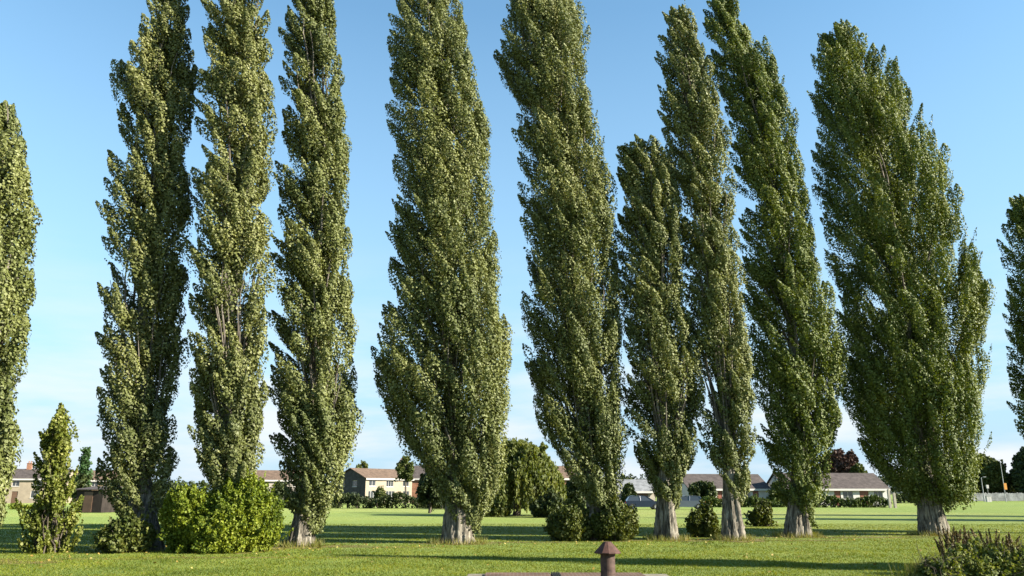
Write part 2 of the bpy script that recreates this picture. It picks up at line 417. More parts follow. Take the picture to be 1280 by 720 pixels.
def poplar(label, base, rows, mat, seed, r_base=.52, r_chest=.34, lobes=9, nplume=1.0, leaf=.080, wind=-.36, bark='bark', depth=None, wy_scale=.95, gap=0.0, seen=True, extra=None):
    rng = np.random.default_rng(seed)
    g = ground(*base)
    D = g[1] if depth is None else depth
    pts = [(at_depth(640, y, D)[2], at_depth(xl, y, D)[0], at_depth(xr, y, D)[0]) for y, xl, xr in rows]
    pts.sort()
    z = np.array([p[0] for p in pts]); xl = np.array([p[1] for p in pts]); xr = np.array([p[2] for p in pts])
    bx = at_depth(base[0], base[1], D)[0]
    C = lambda q: np.interp(q, z, (xl+xr)/2)
    W = lambda q: np.interp(q, z, (xr-xl)/2)
    ztop = z[-1]; zlow = z[0]
    # trunk centre line: from the base up into the crown's middle
    zc = np.concatenate([[0, 1.2], np.linspace(max(2.0, zlow+1.5), ztop*.97, 12)])
    mid = C(zc[2:])
    xc = np.concatenate([[bx, bx*.82+mid[0]*.18], mid])
    sm = xc.copy()
    for _ in range(3): sm[1:-1] = .25*sm[:-2]+.5*sm[1:-1]+.25*sm[2:]
    sm[0] = bx
    cxf = lambda q: float(np.interp(q, zc, sm))
    cxv = lambda q: np.interp(q, zc, sm)
    o = empty('poplar_tree', (bx, D, 0), label=label, cat='tree', group=POPLAR_GROUP)
    off = np.array([bx, D, 0.0])
    tv, tf = fluted_trunk(cxf, D, base, ztop*.93, r_base, r_chest, lobes, seed)
    np_mesh('trunk', tv-off, tf, M[bark], o, smooth=False)
    # half depth, smoothed
    wyf = lambda q: wy_scale*(W(q)+W(q-1.0)+W(q+1.0)+W(q-2)+W(q+2))/5
    # steep limbs
    nb = 54
    zb0 = zlow + (ztop-zlow)*rng.random(nb)**1.25*.8 - .3
    th = rng.random(nb)*2*np.pi
    ln = (3.0+3.5*rng.random(nb))*np.clip((ztop-zb0)/6, .3, 1)
    tt = np.linspace(0, 1, 9)
    paths = np.empty((nb, 9, 3)); rad = np.empty((nb, 9))
    for k, t in enumerate(tt):
        zk = np.minimum(zb0 + ln*t, ztop-.3)
        u = .66*t**.8
        wob = .12*np.sin(zk*1.7+th*3)
        tx = cxv(zk)*(1-t) + C(zk)*t
        paths[:, k, 0] = tx + (u*W(zk)+wob*t)*np.cos(th)
        paths[:, k, 1] = D + (u*wyf(zk)+wob*t)*np.sin(th)
        paths[:, k, 2] = zk
        rad[:, k] = (.06*np.clip(ln/5, .5, 1.1))*(1-t)+.010
    bv, bf = tubes(paths, rad, 6)
    np_mesh('limbs', bv-off, bf, M['bark_limb'], o, smooth=True)
    # leafy plumes: outer shell plus sparser inside
    zs = np.linspace(zlow, ztop, 400)
    wgt = (W(zs)+.25); wgt /= wgt.sum()
    H = ztop-zlow
    area = float(np.trapezoid(2*np.pi*W(zs), zs)) if hasattr(np, 'trapezoid') else float(np.trapz(2*np.pi*W(zs), zs))
    n_out = int(area*2.5*nplume); n_in = int(area*1.0*nplume)
    n = n_out+n_in
    zp = rng.choice(zs, n, p=wgt) + rng.normal(size=n)*.1
    zp = np.clip(zp, zlow+.1, ztop)
    tp = rng.random(n)*2*np.pi
    # lumps and hollows round the crown
    w0 = rng.random(6)*6.28
    lump = (np.sin(tp*3+zp*.55+w0[0])+.8*np.sin(tp*2-zp*1.3+w0[1])+.7*np.sin(zp*2.3+tp+w0[2])+np.sin(tp*5+zp*.5+w0[3]))/3.5
    u = np.where(np.arange(n) < n_out, .70+.30*rng.random(n)**.8+.11*lump, .15+.5*rng.random(n))
    w = W(zp)
    sc = np.clip(.45+.36*w, .45, 1.15)
    Lp = (1.0+1.25*rng.random(n))*sc
    Rp = (.17+.21*rng.random(n)**1.2)*sc
    out = np.stack([np.cos(tp), np.sin(tp), np.zeros(n)], -1)
    ax = out*np.array([.24, .24, 0]) + np.array([wind, 0, 1.0]) + rng.normal(size=(n, 3))*.12
    inset = np.clip((w-.03-Rp*.42)/np.maximum(w, .05), .3, 1)
    tip = np.stack([C(zp)+u*inset*w*np.cos(tp), D+u*inset*wyf(zp)*np.sin(tp), zp], -1)
    tip = tip + unit(ax)*(Lp*.36)[:, None]
    tip[:, 2] = np.minimum(tip[:, 2], ztop-.25+.2*rng.random(n))
    tip[:, 2] = np.maximum(tip[:, 2], zlow+.62*Lp)
    curve = -out*(.22*Lp)[:, None]
    kp = (lump > -.40) | (np.arange(n) >= n_out)
    tip, ax, Lp, Rp, curve, u, zp, n = tip[kp], ax[kp], Lp[kp], Rp[kp], curve[kp], u[kp], zp[kp], int(kp.sum())
    if gap > 0:
        # thinner, see-through spells
        keep = rng.random(n) > gap*(np.sin(zp*1.3+seed)*.5+.5)*(u > .3)
        tip, ax, Lp, Rp, curve, n = tip[keep], ax[keep], Lp[keep], Rp[keep], curve[keep], int(keep.sum())
    K = 400
    lv = plumes(tip, ax, Lp, Rp, K, leaf, rng, curve, shell=.66, nrand=.30, ratio=.40)
    parts = [lv]
    # stray shoots on the outline
    ns = int(area*.09)
    zq = rng.choice(zs, ns, p=wgt); tq = rng.random(ns)*2*np.pi
    oq = np.stack([np.cos(tq), np.sin(tq), np.zeros(ns)], -1)
    tipq = np.stack([C(zq)+1.03*W(zq)*np.cos(tq), D+1.03*wyf(zq)*np.sin(tq), zq+.25], -1)
    parts.append(plumes(tipq, oq*.45+np.array([wind, 0, .9]), .7+.6*rng.random(ns), .08+.07*rng.random(ns), 60, leaf*.9, rng, -oq*.2, shell=.2))
    if extra:
        for (ex, ey, cnt, spread) in extra:
            p = at_depth(ex, ey, D)
            tp_ = p + rng.normal(size=(cnt, 3))*np.array([spread, spread, spread*1.6])
            parts.append(plumes(tp_, rng.normal(size=(cnt, 3))*.2+np.array([wind, 0, 1]), np.full(cnt, 1.0), np.full(cnt, .26), 120, leaf, rng, None))
    lv = np.concatenate(parts)
    np_mesh('crown', lv-off, quads_of(len(lv)//4), M[mat], o)
    return o

def blob_foliage(lobes, n_per_m2, size, rng, up=.5, L=(.4, .8), Rr=(.12, .22), K=60, outk=.8, ratio=.42, shell=.4):
    """lobes: (cx,cy,cz,rx,ry,rz). leafy sprays over each lobe's surface"""
    tips, axs, Ls, Rs = [], [], [], []
    for (cx, cy, cz, rx, ry, rz) in lobes:
        A = 4*math.pi*((((rx*ry)**1.6+(rx*rz)**1.6+(ry*rz)**1.6)/3)**(1/1.6))
        n = max(6, int(A*n_per_m2))
        d = unit(rng.normal(size=(n, 3)))
        u = (.55+.47*rng.random(n))[:, None]
        p = np.array([cx, cy, cz]) + d*u*np.array([rx, ry, rz])
        keep = p[:, 2] > .05
        p, d = p[keep], d[keep]
        tips.append(p); axs.append(d*outk+np.array([0, 0, up])+rng.normal(size=p.shape)*.25)
        Ls.append(L[0]+(L[1]-L[0])*rng.random(len(p))); Rs.append(Rr[0]+(Rr[1]-Rr[0])*rng.random(len(p)))
    tips = np.concatenate(tips); axs = np.concatenate(axs); Ls = np.concatenate(Ls); Rs = np.concatenate(Rs)
    v = plumes(tips, axs, Ls, Rs, K, size, rng, None, shell=shell, ratio=ratio)
    v[:, 2] = np.maximum(v[:, 2], .015)
    return v

def stems_mesh(base, tips, r, rng, bend=.15, seg=5):
    P = len(tips); K = 6
    tt = np.linspace(0, 1, K)
    b = base if base.ndim == 2 else np.repeat(base[None], P, 0)
    path = b[:, None, :]*(1-tt)[None, :, None] + tips[:, None, :]*tt[None, :, None]
    path[:, 1:-1] += rng.normal(size=(P, K-2, 3))*bend*np.array([1, 1, .3])*.5
    rad = np.repeat((r*(1-.8*tt))[None], P, 0)
    return tubes(path, rad, seg)

def shrub(name, label, cat, px_l, px_r, py_top, py_base, mat, seed, ndens=9, size=.13, group=None, nl=9, depth_k=.7, K=60, L=(.35, .7), Rr=(.12, .2), up=.55, nstem=12, D=None, bark='bark_dark', full=.35):
    rng = np.random.default_rng(seed)
    g0 = ground((px_l+px_r)/2, py_base)
    if D is None: D = g0[1]
    xl, xr = at_depth(px_l, py_base, D)[0], at_depth(px_r, py_base, D)[0]
    h = at_depth(0, py_top, D)[2]
    w = (xr-xl)/2; cx = (xl+xr)/2; dy = w*depth_k
    Dc = D + dy*.8
    lobes = []
    for i in range(nl):
        a = 2*math.pi*i/nl + rng.random()
        rr = .62 if i < nl*.7 else .25
        s = .36+.16*rng.random()
        hz = h*(.55+.35*rng.random()) if rr < .5 else h*(full+.35*rng.random())
        lobes.append((cx+rr*w*math.cos(a), Dc+rr*dy*math.sin(a), hz*.62, w*s, dy*s*1.15, hz*.42+.1))
    lobes.append((cx+.1*w*rng.normal(), Dc, h*.58, w*.5, dy*.5, h*.40))
    lobes.append((cx, Dc, h*.25, w*.9, dy*.9, h*.25))
    o = empty(name, (cx, Dc, 0), label=label, cat=cat, group=group)
    off = np.array([cx, Dc, 0])
    v = blob_foliage(lobes, ndens, size, rng, up=up, K=K, L=L, Rr=Rr)
    k = nl*7
    dd = unit(rng.normal(size=(k, 3))*np.array([1, 1, .8])+np.array([0, 0, .5])); li = np.array(lobes)[rng.integers(0, len(lobes), k)]
    tq = li[:, :3]+dd*li[:, 3:6]*(1.05+.3*rng.random((k, 1))); tq[:, 2] = np.maximum(tq[:, 2], .15)
    v2 = plumes(tq, dd+np.array([-.15, 0, .6]), .4+.5*rng.random(k), .05+.05*rng.random(k), 30, size*.9, rng, None, shell=.2)
    v = np.concatenate([v, v2]); v[:, 2] = np.maximum(v[:, 2], .015)
    np_mesh('foliage', v-off, quads_of(len(v)//4), M[mat], o)
    tips = np.array([[l[0], l[1], l[2]+l[5]*.5] for l in lobes])
    tips = np.repeat(tips, max(1, nstem//len(lobes)+1), 0)+rng.normal(size=(len(lobes)*max(1, nstem//len(lobes)+1), 3))*.12
    bs = np.array([cx, Dc, -.03])+rng.normal(size=tips.shape)*np.array([.14*w, .14*w, 0])
    sv, sf = stems_mesh(bs, tips, .03, rng)
    np_mesh('stems', sv-off, sf, M[bark], o, smooth=True)
    return o

def broad_tree(name, label, cat, px_l, px_r, py_top, D, mat, seed, trunk_frac=.3, nl=14, dens=2.2, size=.3, group=None, bark='bark_dark', K=46, shape='round', low=None):
    rng = np.random.default_rng(seed)
    xl, xr = at_depth(px_l, 617, D)[0], at_depth(px_r, 617, D)[0]
    h = at_depth(0, py_top, D)[2]
    cx, w = (xl+xr)/2, (xr-xl)/2
    z0 = h*trunk_frac if low is None else low
    lobes = []
    for i in range(nl):
        t = (i+.5)/nl
        z = z0 + (h-z0)*(.1+.8*t)
        if shape == 'cone': env = 1-t*.92
        else: env = math.sqrt(max(.05, 1-(2*(t-.42))**2*.9))
        a = 2.4*i + rng.random()
        rr = env*w*.58*(.5+.5*rng.random())
        s = w*(.34+.16*rng.random())*(.5+.5*env)
        lobes.append((cx+rr*math.cos(a), D+rr*math.sin(a), z, s, s, min(s*(1.0+.4*rng.random()), h-z)))
    o = empty(name, (cx, D, 0), label=label, cat=cat, group=group)
    off = np.array([cx, D, 0])
    v = blob_foliage(lobes, dens, size, rng, up=.4, L=(size*2.6, size*5), Rr=(size*1.0, size*1.7), K=K)
    np_mesh('crown', v-off, quads_of(len(v)//4), M[mat], o)
    zt = np.linspace(-.1, h*.8, 10)
    path = np.stack([cx+.08*np.sin(zt), D+0*zt, zt], -1)[None]
    tr = max(.1, h*.028)
    v1, f1 = tubes(path, (tr*(1-.85*np.linspace(0, 1, 10))+.02)[None], 10)
    tips = np.array([[l[0], l[1], l[2]] for l in lobes])
    b0 = np.stack([np.full(len(tips), cx), np.full(len(tips), D), np.minimum(tips[:, 2]*.5+z0*.3, tips[:, 2]-.2)], -1)
    v2, f2 = stems_mesh(b0, tips, tr*.4, rng)
    np_mesh('trunk', np.concatenate([v1, v2])-off, [f1, f2+len(v1)], M[bark], o, smooth=True)
    return o

# ------------------------------------------------------------------ SETTING: ground, grass, hills
def ground_sheet():
    xs = np.unique(np.concatenate([np.linspace(-60, 60, 81), np.array([-3500, -1500, -700, -350, -200, -120, 120, 200, 350, 700, 1500, 3500])]))
    ys = np.unique(np.concatenate([np.linspace(-20, 60, 61), np.linspace(60, 260, 26), np.array([-200, -60, 350, 700, 1500, 4500])]))
    X, Y = np.meshgrid(xs, ys)
    Z = np.zeros_like(X)
    v = np.stack([X, Y, Z], -1).reshape(-1, 3)
    nx = len(xs); i = np.arange(len(ys)-1)[:, None]*nx; j = np.arange(nx-1)[None, :]
    f = np.stack([i+j, i+j+1, i+nx+j+1, i+nx+j], -1).reshape(-1, 4)
    o = np_mesh('ground', v, f, M['ground'])
    tag(o, kind='structure')
ground_sheet()

def hills():
    rng = np.random.default_rng(4)
    n = 160
    x = np.linspace(-2600, 2600, n)
    h = 22+16*np.sin(x/410+1)+9*np.sin(x/170)+3*rng.normal(size=n)
    v = []
    for k, (dy, s) in enumerate(((0, 0.0), (120, .55), (300, 1.0), (600, .9))):
        v.append(np.stack([x, np.full(n, 2700.0+dy), np.maximum(h, 4)*s-.5], -1))
    v = np.concatenate(v)
    i = np.arange(3)[:, None]*n; j = np.arange(n-1)[None, :]
    f = np.stack([i+j, i+j+1, i+n+j+1, i+n+j], -1).reshape(-1, 4)
    tag(np_mesh('hills', v, f, plain_mat('far_hill_woods', (.055, .08, .06), .95, .2, .02), smooth=True), kind='structure')
hills()

def blades(pos, h, wd, rng, lean=.5):
    n = len(pos)
    a = rng.random(n)*2*np.pi
    s = np.stack([np.cos(a), np.sin(a), np.zeros(n)], -1)*wd[:, None]*.5
    tip = pos + np.stack([rng.normal(size=n)*lean*h, rng.normal(size=n)*lean*h, h], -1)
    v = np.stack([pos-s, pos+s, tip], 1).reshape(-1, 3)
    return v, np.arange(n*3, dtype=np.int32).reshape(-1, 3)

CHY = float(ground(640, 716.6)[1]*1.63/1.7); CHX0 = at_depth(585, 716, CHY)[0]-.03; CHX1 = at_depth(832, 716, CHY)[0]+.03
def lawn():
    rng = np.random.default_rng(11)
    n = 330000
    d = 15.5*np.exp(rng.random(n)*math.log(48/15.5))
    x = (rng.random(n)*2-1)*.70*d
    # tuftier here and there
    nz = np.sin(x*1.3+np.sin(d*.9)*2)*np.sin(d*1.7+np.sin(x*.6)*2)
    h = (.022+.030*rng.random(n))*(1+.35*nz)
    p = np.stack([x, d, np.full(n, -.004)], -1)
    keep = ~((p[:, 0] > CHX0) & (p[:, 0] < CHX1) & (p[:, 1] < CHY+.03))
    p, h = p[keep], h[keep]
    v, f = blades(p, h, .012+.012*rng.random(len(p))*(p[:, 1]/18), rng, .7)
    tag(np_mesh('grass', v, f, M['grass']), label='short mown grass over the park field', cat='grass', kind='stuff')
lawn()

# ------------------------------------------------------------------ THE POPLARS (pixel outlines -> metres at their own depth)
T = []
T.append(dict(label='poplar cut off by the left edge of the photo, only its right side showing', base=(-34, 704), mat='poplar_olive', seed=101,
  rows=[(118,-20,-2),(135,-45,20),(175,-65,33),(260,-80,42),(330,-88,45),(370,-92,44),(420,-95,36),(470,-98,24),(520,-96,24),(560,-92,20),(600,-85,17),(635,-75,8),(655,-60,-5)]))
T.append(dict(label='tall narrow poplar behind the low dark shrub, with a bulge high on its left side', base=(182, 687), mat='poplar_warm', seed=102, gap=.25,
  rows=[(-70,200,215),(-40,190,225),(0,183,234),(40,178,243),(72,166,245),(84,142,245),(105,140,245),(140,152,244),(180,150,241),(230,142,240),(260,136,239),(300,136,238),(335,128,235),(380,120,232),(430,126,228),(480,130,225),(510,120,222),(560,130,222),(600,125,225),(625,135,218),(650,150,205)]))
T.append(dict(label='tall narrow poplar rising straight behind the big bright green bush', base=(292, 688), mat='poplar_warm', seed=103, gap=.15,
  rows=[(-85,280,300),(-40,266,325),(0,260,336),(50,257,336),(100,250,341),(150,248,345),(200,247,342),(250,243,342),(300,240,345),(330,236,345),(370,236,337),(420,240,336),(450,240,331),(510,240,335),(560,245,330),(600,255,325),(640,268,315)]))
T.append(dict(label='slender poplar with a bare pale trunk just right of the bright green bush', base=(374, 683), mat='poplar_olive', seed=104, r_base=.42, r_chest=.27, lobes=7,
  rows=[(-65,378,398),(-30,366,412),(0,360,421),(50,350,422),(75,354,428),(100,352,427),(130,355,435),(170,357,440),(200,355,441),(250,352,438),(300,350,440),(340,345,438),(380,346,441),(430,340,447),(470,342,454),(520,345,452),(560,346,442),(600,352,428),(635,360,416),(660,376,404)]))
T.append(dict(label='broad tall poplar with thick pale buttressed trunk, in front of the weeping willow', base=(572, 679), mat='poplar_olive', seed=105, r_base=.55, r_chest=.38, lobes=10,
  rows=[(-50,520,545),(-25,508,562),(0,498,576),(30,492,586),(60,486,592),(90,488,600),(130,490,606),(180,486,612),(230,490,618),(260,496,620),(290,490,622),(330,486,622),(370,487,632),(400,478,641),(440,471,642),(480,470,641),(520,479,637),(550,500,636),(580,528,630),(610,545,617),(640,555,606),(655,572,600)]))
T.append(dict(label='tall poplar leaning left above the pair of round dark bushes', base=(748, 675), mat='poplar_olive', seed=106, gap=.12, r_base=.4, r_chest=.24,
  rows=[(-35,655,690),(-15,645,712),(0,640,723),(20,630,735),(75,622,738),(110,632,739),(150,650,746),(190,641,756),(230,655,770),(270,650,771),(310,652,778),(350,650,777),(400,655,782),(450,660,783),(500,665,786),(540,672,786),(580,695,781),(610,715,772),(632,732,760)]))
T.append(dict(label='shortest poplar of the row, its top well below those of both neighbours', base=(834, 675), mat='poplar_olive', seed=107, r_base=.44, r_chest=.31, lobes=8, leaf=.078,
  rows=[(170,806,818),(182,782,838),(200,774,846),(240,775,851),(280,775,856),(330,775,856),(380,775,863),(430,778,875),(480,780,880),(530,785,879),(570,790,871),(600,805,861),(622,816,850)]))
T.append(dict(label='slim pointed poplar with a dark bush close against the left of its trunk', base=(916, 675), mat='poplar_olive', seed=108, gap=.35, r_base=.44, r_chest=.27, lobes=7,
  rows=[(8,842,852),(22,830,870),(60,825,886),(100,828,892),(150,826,910),(200,835,916),(250,845,920),(300,850,925),(350,858,931),(400,860,936),(450,865,941),(500,870,944),(550,875,944),(590,886,940),(620,900,930)]))
T.append(dict(label='tall poplar immediately left of the broadest one, side shoots bulging low on its right', base=(996, 671), mat='poplar_green', seed=109, gap=.3, r_base=.54, r_chest=.34, lobes=9,
  rows=[(-12,893,908),(5,884,926),(40,880,942),(80,890,970),(120,898,981),(150,910,996),(200,915,1001),(240,920,1010),(290,925,1020),(330,925,1022),(390,930,1044),(430,935,1056),(480,938,1056),(520,945,1047),(560,950,1041),(600,965,1036),(630,978,1024),(650,1004,1024)]))
T.append(dict(label='broadest poplar, wide dark green crown narrowing to a left-leaning tip', base=(1167, 669), mat='poplar_green', seed=110, r_base=.57, r_chest=.42, lobes=10, nplume=.95, gap=.08, wind=-.26,
  rows=[(26,1044,1052),(45,1030,1072),(75,1018,1100),(100,1012,1121),(140,1022,1137),(170,1018,1162),(200,1022,1182),(230,1030,1200),(290,1032,1203),(330,1044,1215),(380,1047,1228),(420,1044,1229),(470,1050,1222),(510,1056,1226),(550,1068,1229),(580,1090,1224),(600,1112,1216),(620,1135,1192)]))
T.append(dict(label='poplar cut off by the right edge of the photo, only its dark left side showing', base=(1338, 667), mat='poplar_green', seed=111, nplume=.9,
  rows=[(240,1274,1290),(252,1264,1315),(300,1258,1345),(350,1263,1365),(400,1267,1378),(450,1271,1385),(500,1276,1388),(530,1278,1382),(570,1290,1370),(600,1306,1355)]))
for t in T: poplar(**t)

# poplars standing beyond the right edge of the photo: their shadows cross the grass in front of and behind the row
def proj(X, Y, Z):
    d = Y*CP+(Z-EYE)*SP; u = -Y*SP+(Z-EYE)*CP
    return 640+F_PX*X/d, 360-F_PX*u/d
def beyond(label, X, Y, H, w, seed):
    rows = []
    for t, k in ((.1, .35), (.2, .8), (.4, 1.0), (.6, .95), (.8, .7), (.93, .4), (1.0, .12)):
        pl, pr = proj(X-w*k, Y, H*t), proj(X+w*k, Y, H*t)
        rows.append((pl[1], pl[0], pr[0]))
    poplar(label, proj(X, Y, 0), rows, 'poplar_olive', seed, nplume=.6, leaf=.16, depth=Y, wind=-.2)
beyond('poplar beyond the right edge of the photo, nearest to the brambles', 26.0, 15.6, 16.5, 1.4, 131)
beyond('broad poplar beyond the right edge of the photo, far across the field', 49, 50, 21, 2.6, 132)
beyond('poplar beyond the right edge of the photo, farthest across the field', 55, 60, 22, 2.4, 133)

def worn_ground():
    rng = np.random.default_rng(55)
    def patch(cx, cy, rx, ry, z):
        n = 72; th = np.linspace(0, 2*np.pi, n, endpoint=False); p = rng.random(5)*6.28
        r = 1+.18*np.sin(3*th+p[0])+.13*np.sin(5*th+p[1])+.10*np.sin(9*th+p[2])+.06*rng.normal(size=n)
        ring = np.stack([cx+rx*r*np.cos(th), cy+ry*r*np.sin(th), np.full(n, z)], -1)
        return np.concatenate([[[cx, cy, z]], ring]), np.array([[0, 1+i, 1+(i+1) % n] for i in range(n)])
    V, Fs, o = [], [], 0
    spots = []
    for i, t in enumerate(T):
        g = ground(*t['base']); spots.append((g[0], g[1]-.1, 1.25+.5*rng.random(), .8+.4*rng.random()))
    for px, py, rx, ry in ((640, 678, 2.2, .22), (690, 674, 1.6, .18), (470, 684, 2.4, .2), (1080, 672, 2.6, .3), (1010, 676, 1.6, .2), (330, 697, 4.0, .16), (90, 699, 3.2, .15)):
        g = ground(px, py); spots.append((g[0], g[1], rx, ry))
    for k, q in enumerate(spots):
        v, f = patch(*q, .004+.0015*(k % 4)); V.append(v); Fs.append(f+o); o += len(v)
    m = plain_mat('dry_bare_soil', (.17, .135, .06), .95, .28, 3.5, 0, .1, .5)
    tag(np_mesh('soil', np.concatenate(V), np.concatenate(Fs), m), kind='structure')
worn_ground()

def fallen_leaves():
    rng = np.random.default_rng(56)
    P = []
    for t in T:
        g = ground(*t['base']); n = 60
        P.append(np.stack([g[0]-.8+rng.normal(size=n)*2.6, g[1]-.6+rng.normal(size=n)*1.9, .022+.02*rng.random(n)], -1))
    n = 140
    d = 16.5+14*rng.random(n); P.append(np.stack([(rng.random(n)*2-1)*.68*d, d, .02+.02*rng.random(n)], -1))
    P = np.concatenate(P)
    v = leaf_quads(P, rng.normal(size=P.shape)*.5+np.array([0, 0, 1]), rng.normal(size=P.shape), .055+.04*rng.random(len(P)), rng, .42)
    tag(np_mesh('fallen_leaves', v, quads_of(len(P)), leaf_mat('fallen_leaf', (.16, .085, .025), (.30, .22, .05), (.42, .36, .12), .85, .15, scale=1)),
        label='yellow and brown fallen leaves scattered on the grass', cat='fallen leaves', kind='stuff')
fallen_leaves()

# ------------------------------------------------------------------ shrubs near the row
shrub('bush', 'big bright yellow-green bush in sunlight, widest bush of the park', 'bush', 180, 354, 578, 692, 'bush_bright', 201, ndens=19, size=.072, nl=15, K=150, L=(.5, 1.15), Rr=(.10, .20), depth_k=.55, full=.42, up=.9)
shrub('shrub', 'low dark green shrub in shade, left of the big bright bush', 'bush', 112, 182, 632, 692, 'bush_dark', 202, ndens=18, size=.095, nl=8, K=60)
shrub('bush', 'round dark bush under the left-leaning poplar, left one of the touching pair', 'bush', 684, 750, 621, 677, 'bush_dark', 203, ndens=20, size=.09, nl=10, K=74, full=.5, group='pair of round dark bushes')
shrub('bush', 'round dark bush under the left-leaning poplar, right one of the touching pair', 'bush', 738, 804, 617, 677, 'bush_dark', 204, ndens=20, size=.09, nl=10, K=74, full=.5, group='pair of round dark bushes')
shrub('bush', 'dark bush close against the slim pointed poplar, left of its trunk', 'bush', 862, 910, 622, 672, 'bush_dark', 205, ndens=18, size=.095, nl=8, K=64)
shrub('shrub', 'small leafy shoots on the grass left of the fluted trunk of the second broad poplar', 'bush', 938, 975, 622, 652, 'bush_dark', 206, ndens=9, size=.14, nl=6, K=30, D=44)

def sapling():
    rng = np.random.default_rng(77)
    g = ground(62, 691); D = g[1]; bx = g[0]
    o = empty('poplar_sapling', (bx, D, 0), label='young bushy poplar sapling with many stems, standing near the left edge', cat='tree')
    off = np.array([bx, D, 0])
    rows = [(503,73,79),(525,62,87),(550,42,94),(575,39,99),(600,38,100),(625,28,102),(650,22,100),(672,25,97),(688,40,85)]
    pts = sorted((at_depth(0, y, D)[2], at_depth(a, y, D)[0], at_depth(b, y, D)[0]) for y, a, b in rows)
    z = np.array([p[0] for p in pts]); xl = np.array([p[1] for p in pts]); xr = np.array([p[2] for p in pts])
    n = 340
    zp = z[0]+(z[-1]-z[0])*rng.random(n)**1.15
    C = np.interp(zp, z, (xl+xr)/2); W = np.interp(zp, z, (xr-xl)/2)
    th = rng.random(n)*6.283; u = .2+.8*np.sqrt(rng.random(n))*(.5+.85*rng.random(n))
    out = np.stack([np.cos(th), np.sin(th), 0*th], -1)
    u = u*(.82+.34*np.sin(3*th+2.1*zp)*np.sin(1.4*zp+1+th))
    tip = np.stack([C+u*W*np.cos(th), D+u*W*np.sin(th), zp], -1)
    v = plumes(tip, out*.4+np.array([-.15, 0, 1]), .6+.8*rng.random(n), .05+.08*rng.random(n), 85, .085, rng, -out*.15, shell=.3)
    v[:, 2] = np.maximum(v[:, 2], .02)
    np_mesh('crown', v-off, quads_of(len(v)//4), M['sapling'], o)
    ok = np.where((u < .6) & (zp > 1.3))[0]; t2 = tip[rng.choice(ok, 46, replace=len(ok) < 46)]
    b = np.array([bx, D, -.05])+rng.normal(size=(46, 3))*np.array([.2, .2, 0])
    sv, sf = stems_mesh(b, t2, .024, rng, .12)
    np_mesh('trunk', sv-off, sf, M['bark_dark'], o, smooth=True)
sapling()

# ------------------------------------------------------------------ rough growth bottom right
def bramble(label, px_l, px_r, py_top, D, seed, mat='bramble', dens=30, dk=.5, size=.06):
    rng = np.random.default_rng(seed)
    xl, xr = at_depth(px_l, 690, D)[0], at_depth(px_r, 690, D)[0]
    h = at_depth(0, py_top, D)[2]
    w = (xr-xl)/2; cx = (xl+xr)/2; dy = w*dk
    lobes = []
    for i in range(16):
        a = rng.random()*6.283; rr = math.sqrt(rng.random())*.75
        s = .3+.2*rng.random()
        hz = h*(.85+.3*rng.random())*(1-.35*rr*rr)
        lobes.append((cx+rr*w*math.cos(a), D+rr*dy*math.sin(a), hz*.45, w*s, dy*s, hz*.62))
    o = empty('bramble_bush', (cx, D, 0), label=label, cat='bush', group='rough brambles at the bottom right')
    off = np.array([cx, D, 0])
    v = blob_foliage(lobes, dens, size, rng, up=.6, L=(.25, .6), Rr=(.05, .12), K=44, outk=.6)
    np_mesh('foliage', v-off, quads_of(len(v)//4), M[mat], o)
    tips = np.array([[l[0], l[1], l[2]+l[5]*.9] for l in lobes]); tips = np.repeat(tips, 4, 0)+rng.normal(size=(64, 3))*.14
    b = np.stack([tips[:, 0]*.7+cx*.3, tips[:, 1]*.7+D*.3, np.full(64, -.02)], -1)
    sv, sf = stems_mesh(b, tips, .009, rng, .2)
    np_mesh('stems', sv-off, sf, M['bark_dark'], o, smooth=True)
bramble('pale-leaved bramble tangle filling the bottom right corner', 1164, 1312, 677, 17.6, 301)
bramble('low leafy bramble at the left end of the rough growth, fading into the lawn', 1142, 1200, 693, 16.9, 302, size=.07)

def dock_plant(label, px, py_top, D, seed, k):
    rng = np.random.default_rng(seed)
    p = at_depth(px, py_top, D); h = p[2]
    o = empty('dock_plant', (p[0], D, 0), label=label, cat='plant', group='rusty dock plants above the brambles')
    off = np.array([p[0], D, 0])
    n = k
    tips = np.stack([p[0]+rng.normal(size=n)*.2, D+rng.normal(size=n)*.2, h*(.72+.33*rng.random(n))], -1)
    b = np.array([p[0], D, -.02])+rng.normal(size=(n, 3))*np.array([.06, .06, 0])
    sv, sf = stems_mesh(b, tips, .008, rng, .04)
    np_mesh('stem', sv-off, sf, M['dock'], o, smooth=True)
    for i in range(n):
        v = plumes(tips[i][None], (tips[i]-b[i])[None]+rng.normal(size=(1, 3))*.06, np.array([.46])*(.6+.6*rng.random()), .018+.016*rng.random(1), 130, .034, rng, None, shell=.2)
        np_mesh('seed_head', v-off, quads_of(len(v)//4), M['dock'], o)
docks = [(1178, 660, 18.0, 14, 'dark red dock clump at the left end of the rusty row, before the broadest trunk'),
         (1196, 658, 18.2, 13, 'tall rusty dock clump right beside the dark red one'),
         (1213, 662, 18.1, 11, 'rusty dock stems above the pale bramble, third along from the trunk'),
         (1229, 663, 18.3, 9, 'thin brown dock stems near the middle of the bramble'),
         (1243, 665, 18.2, 9, 'brown dock stems just left of the straw-coloured grass'),
         (1264, 667, 17.8, 11, 'dark dock clump standing in the straw-coloured grass at the right')]
for i, (px, py, D, k, lb) in enumerate(docks): dock_plant(lb, px, py, D, 320+i, k)

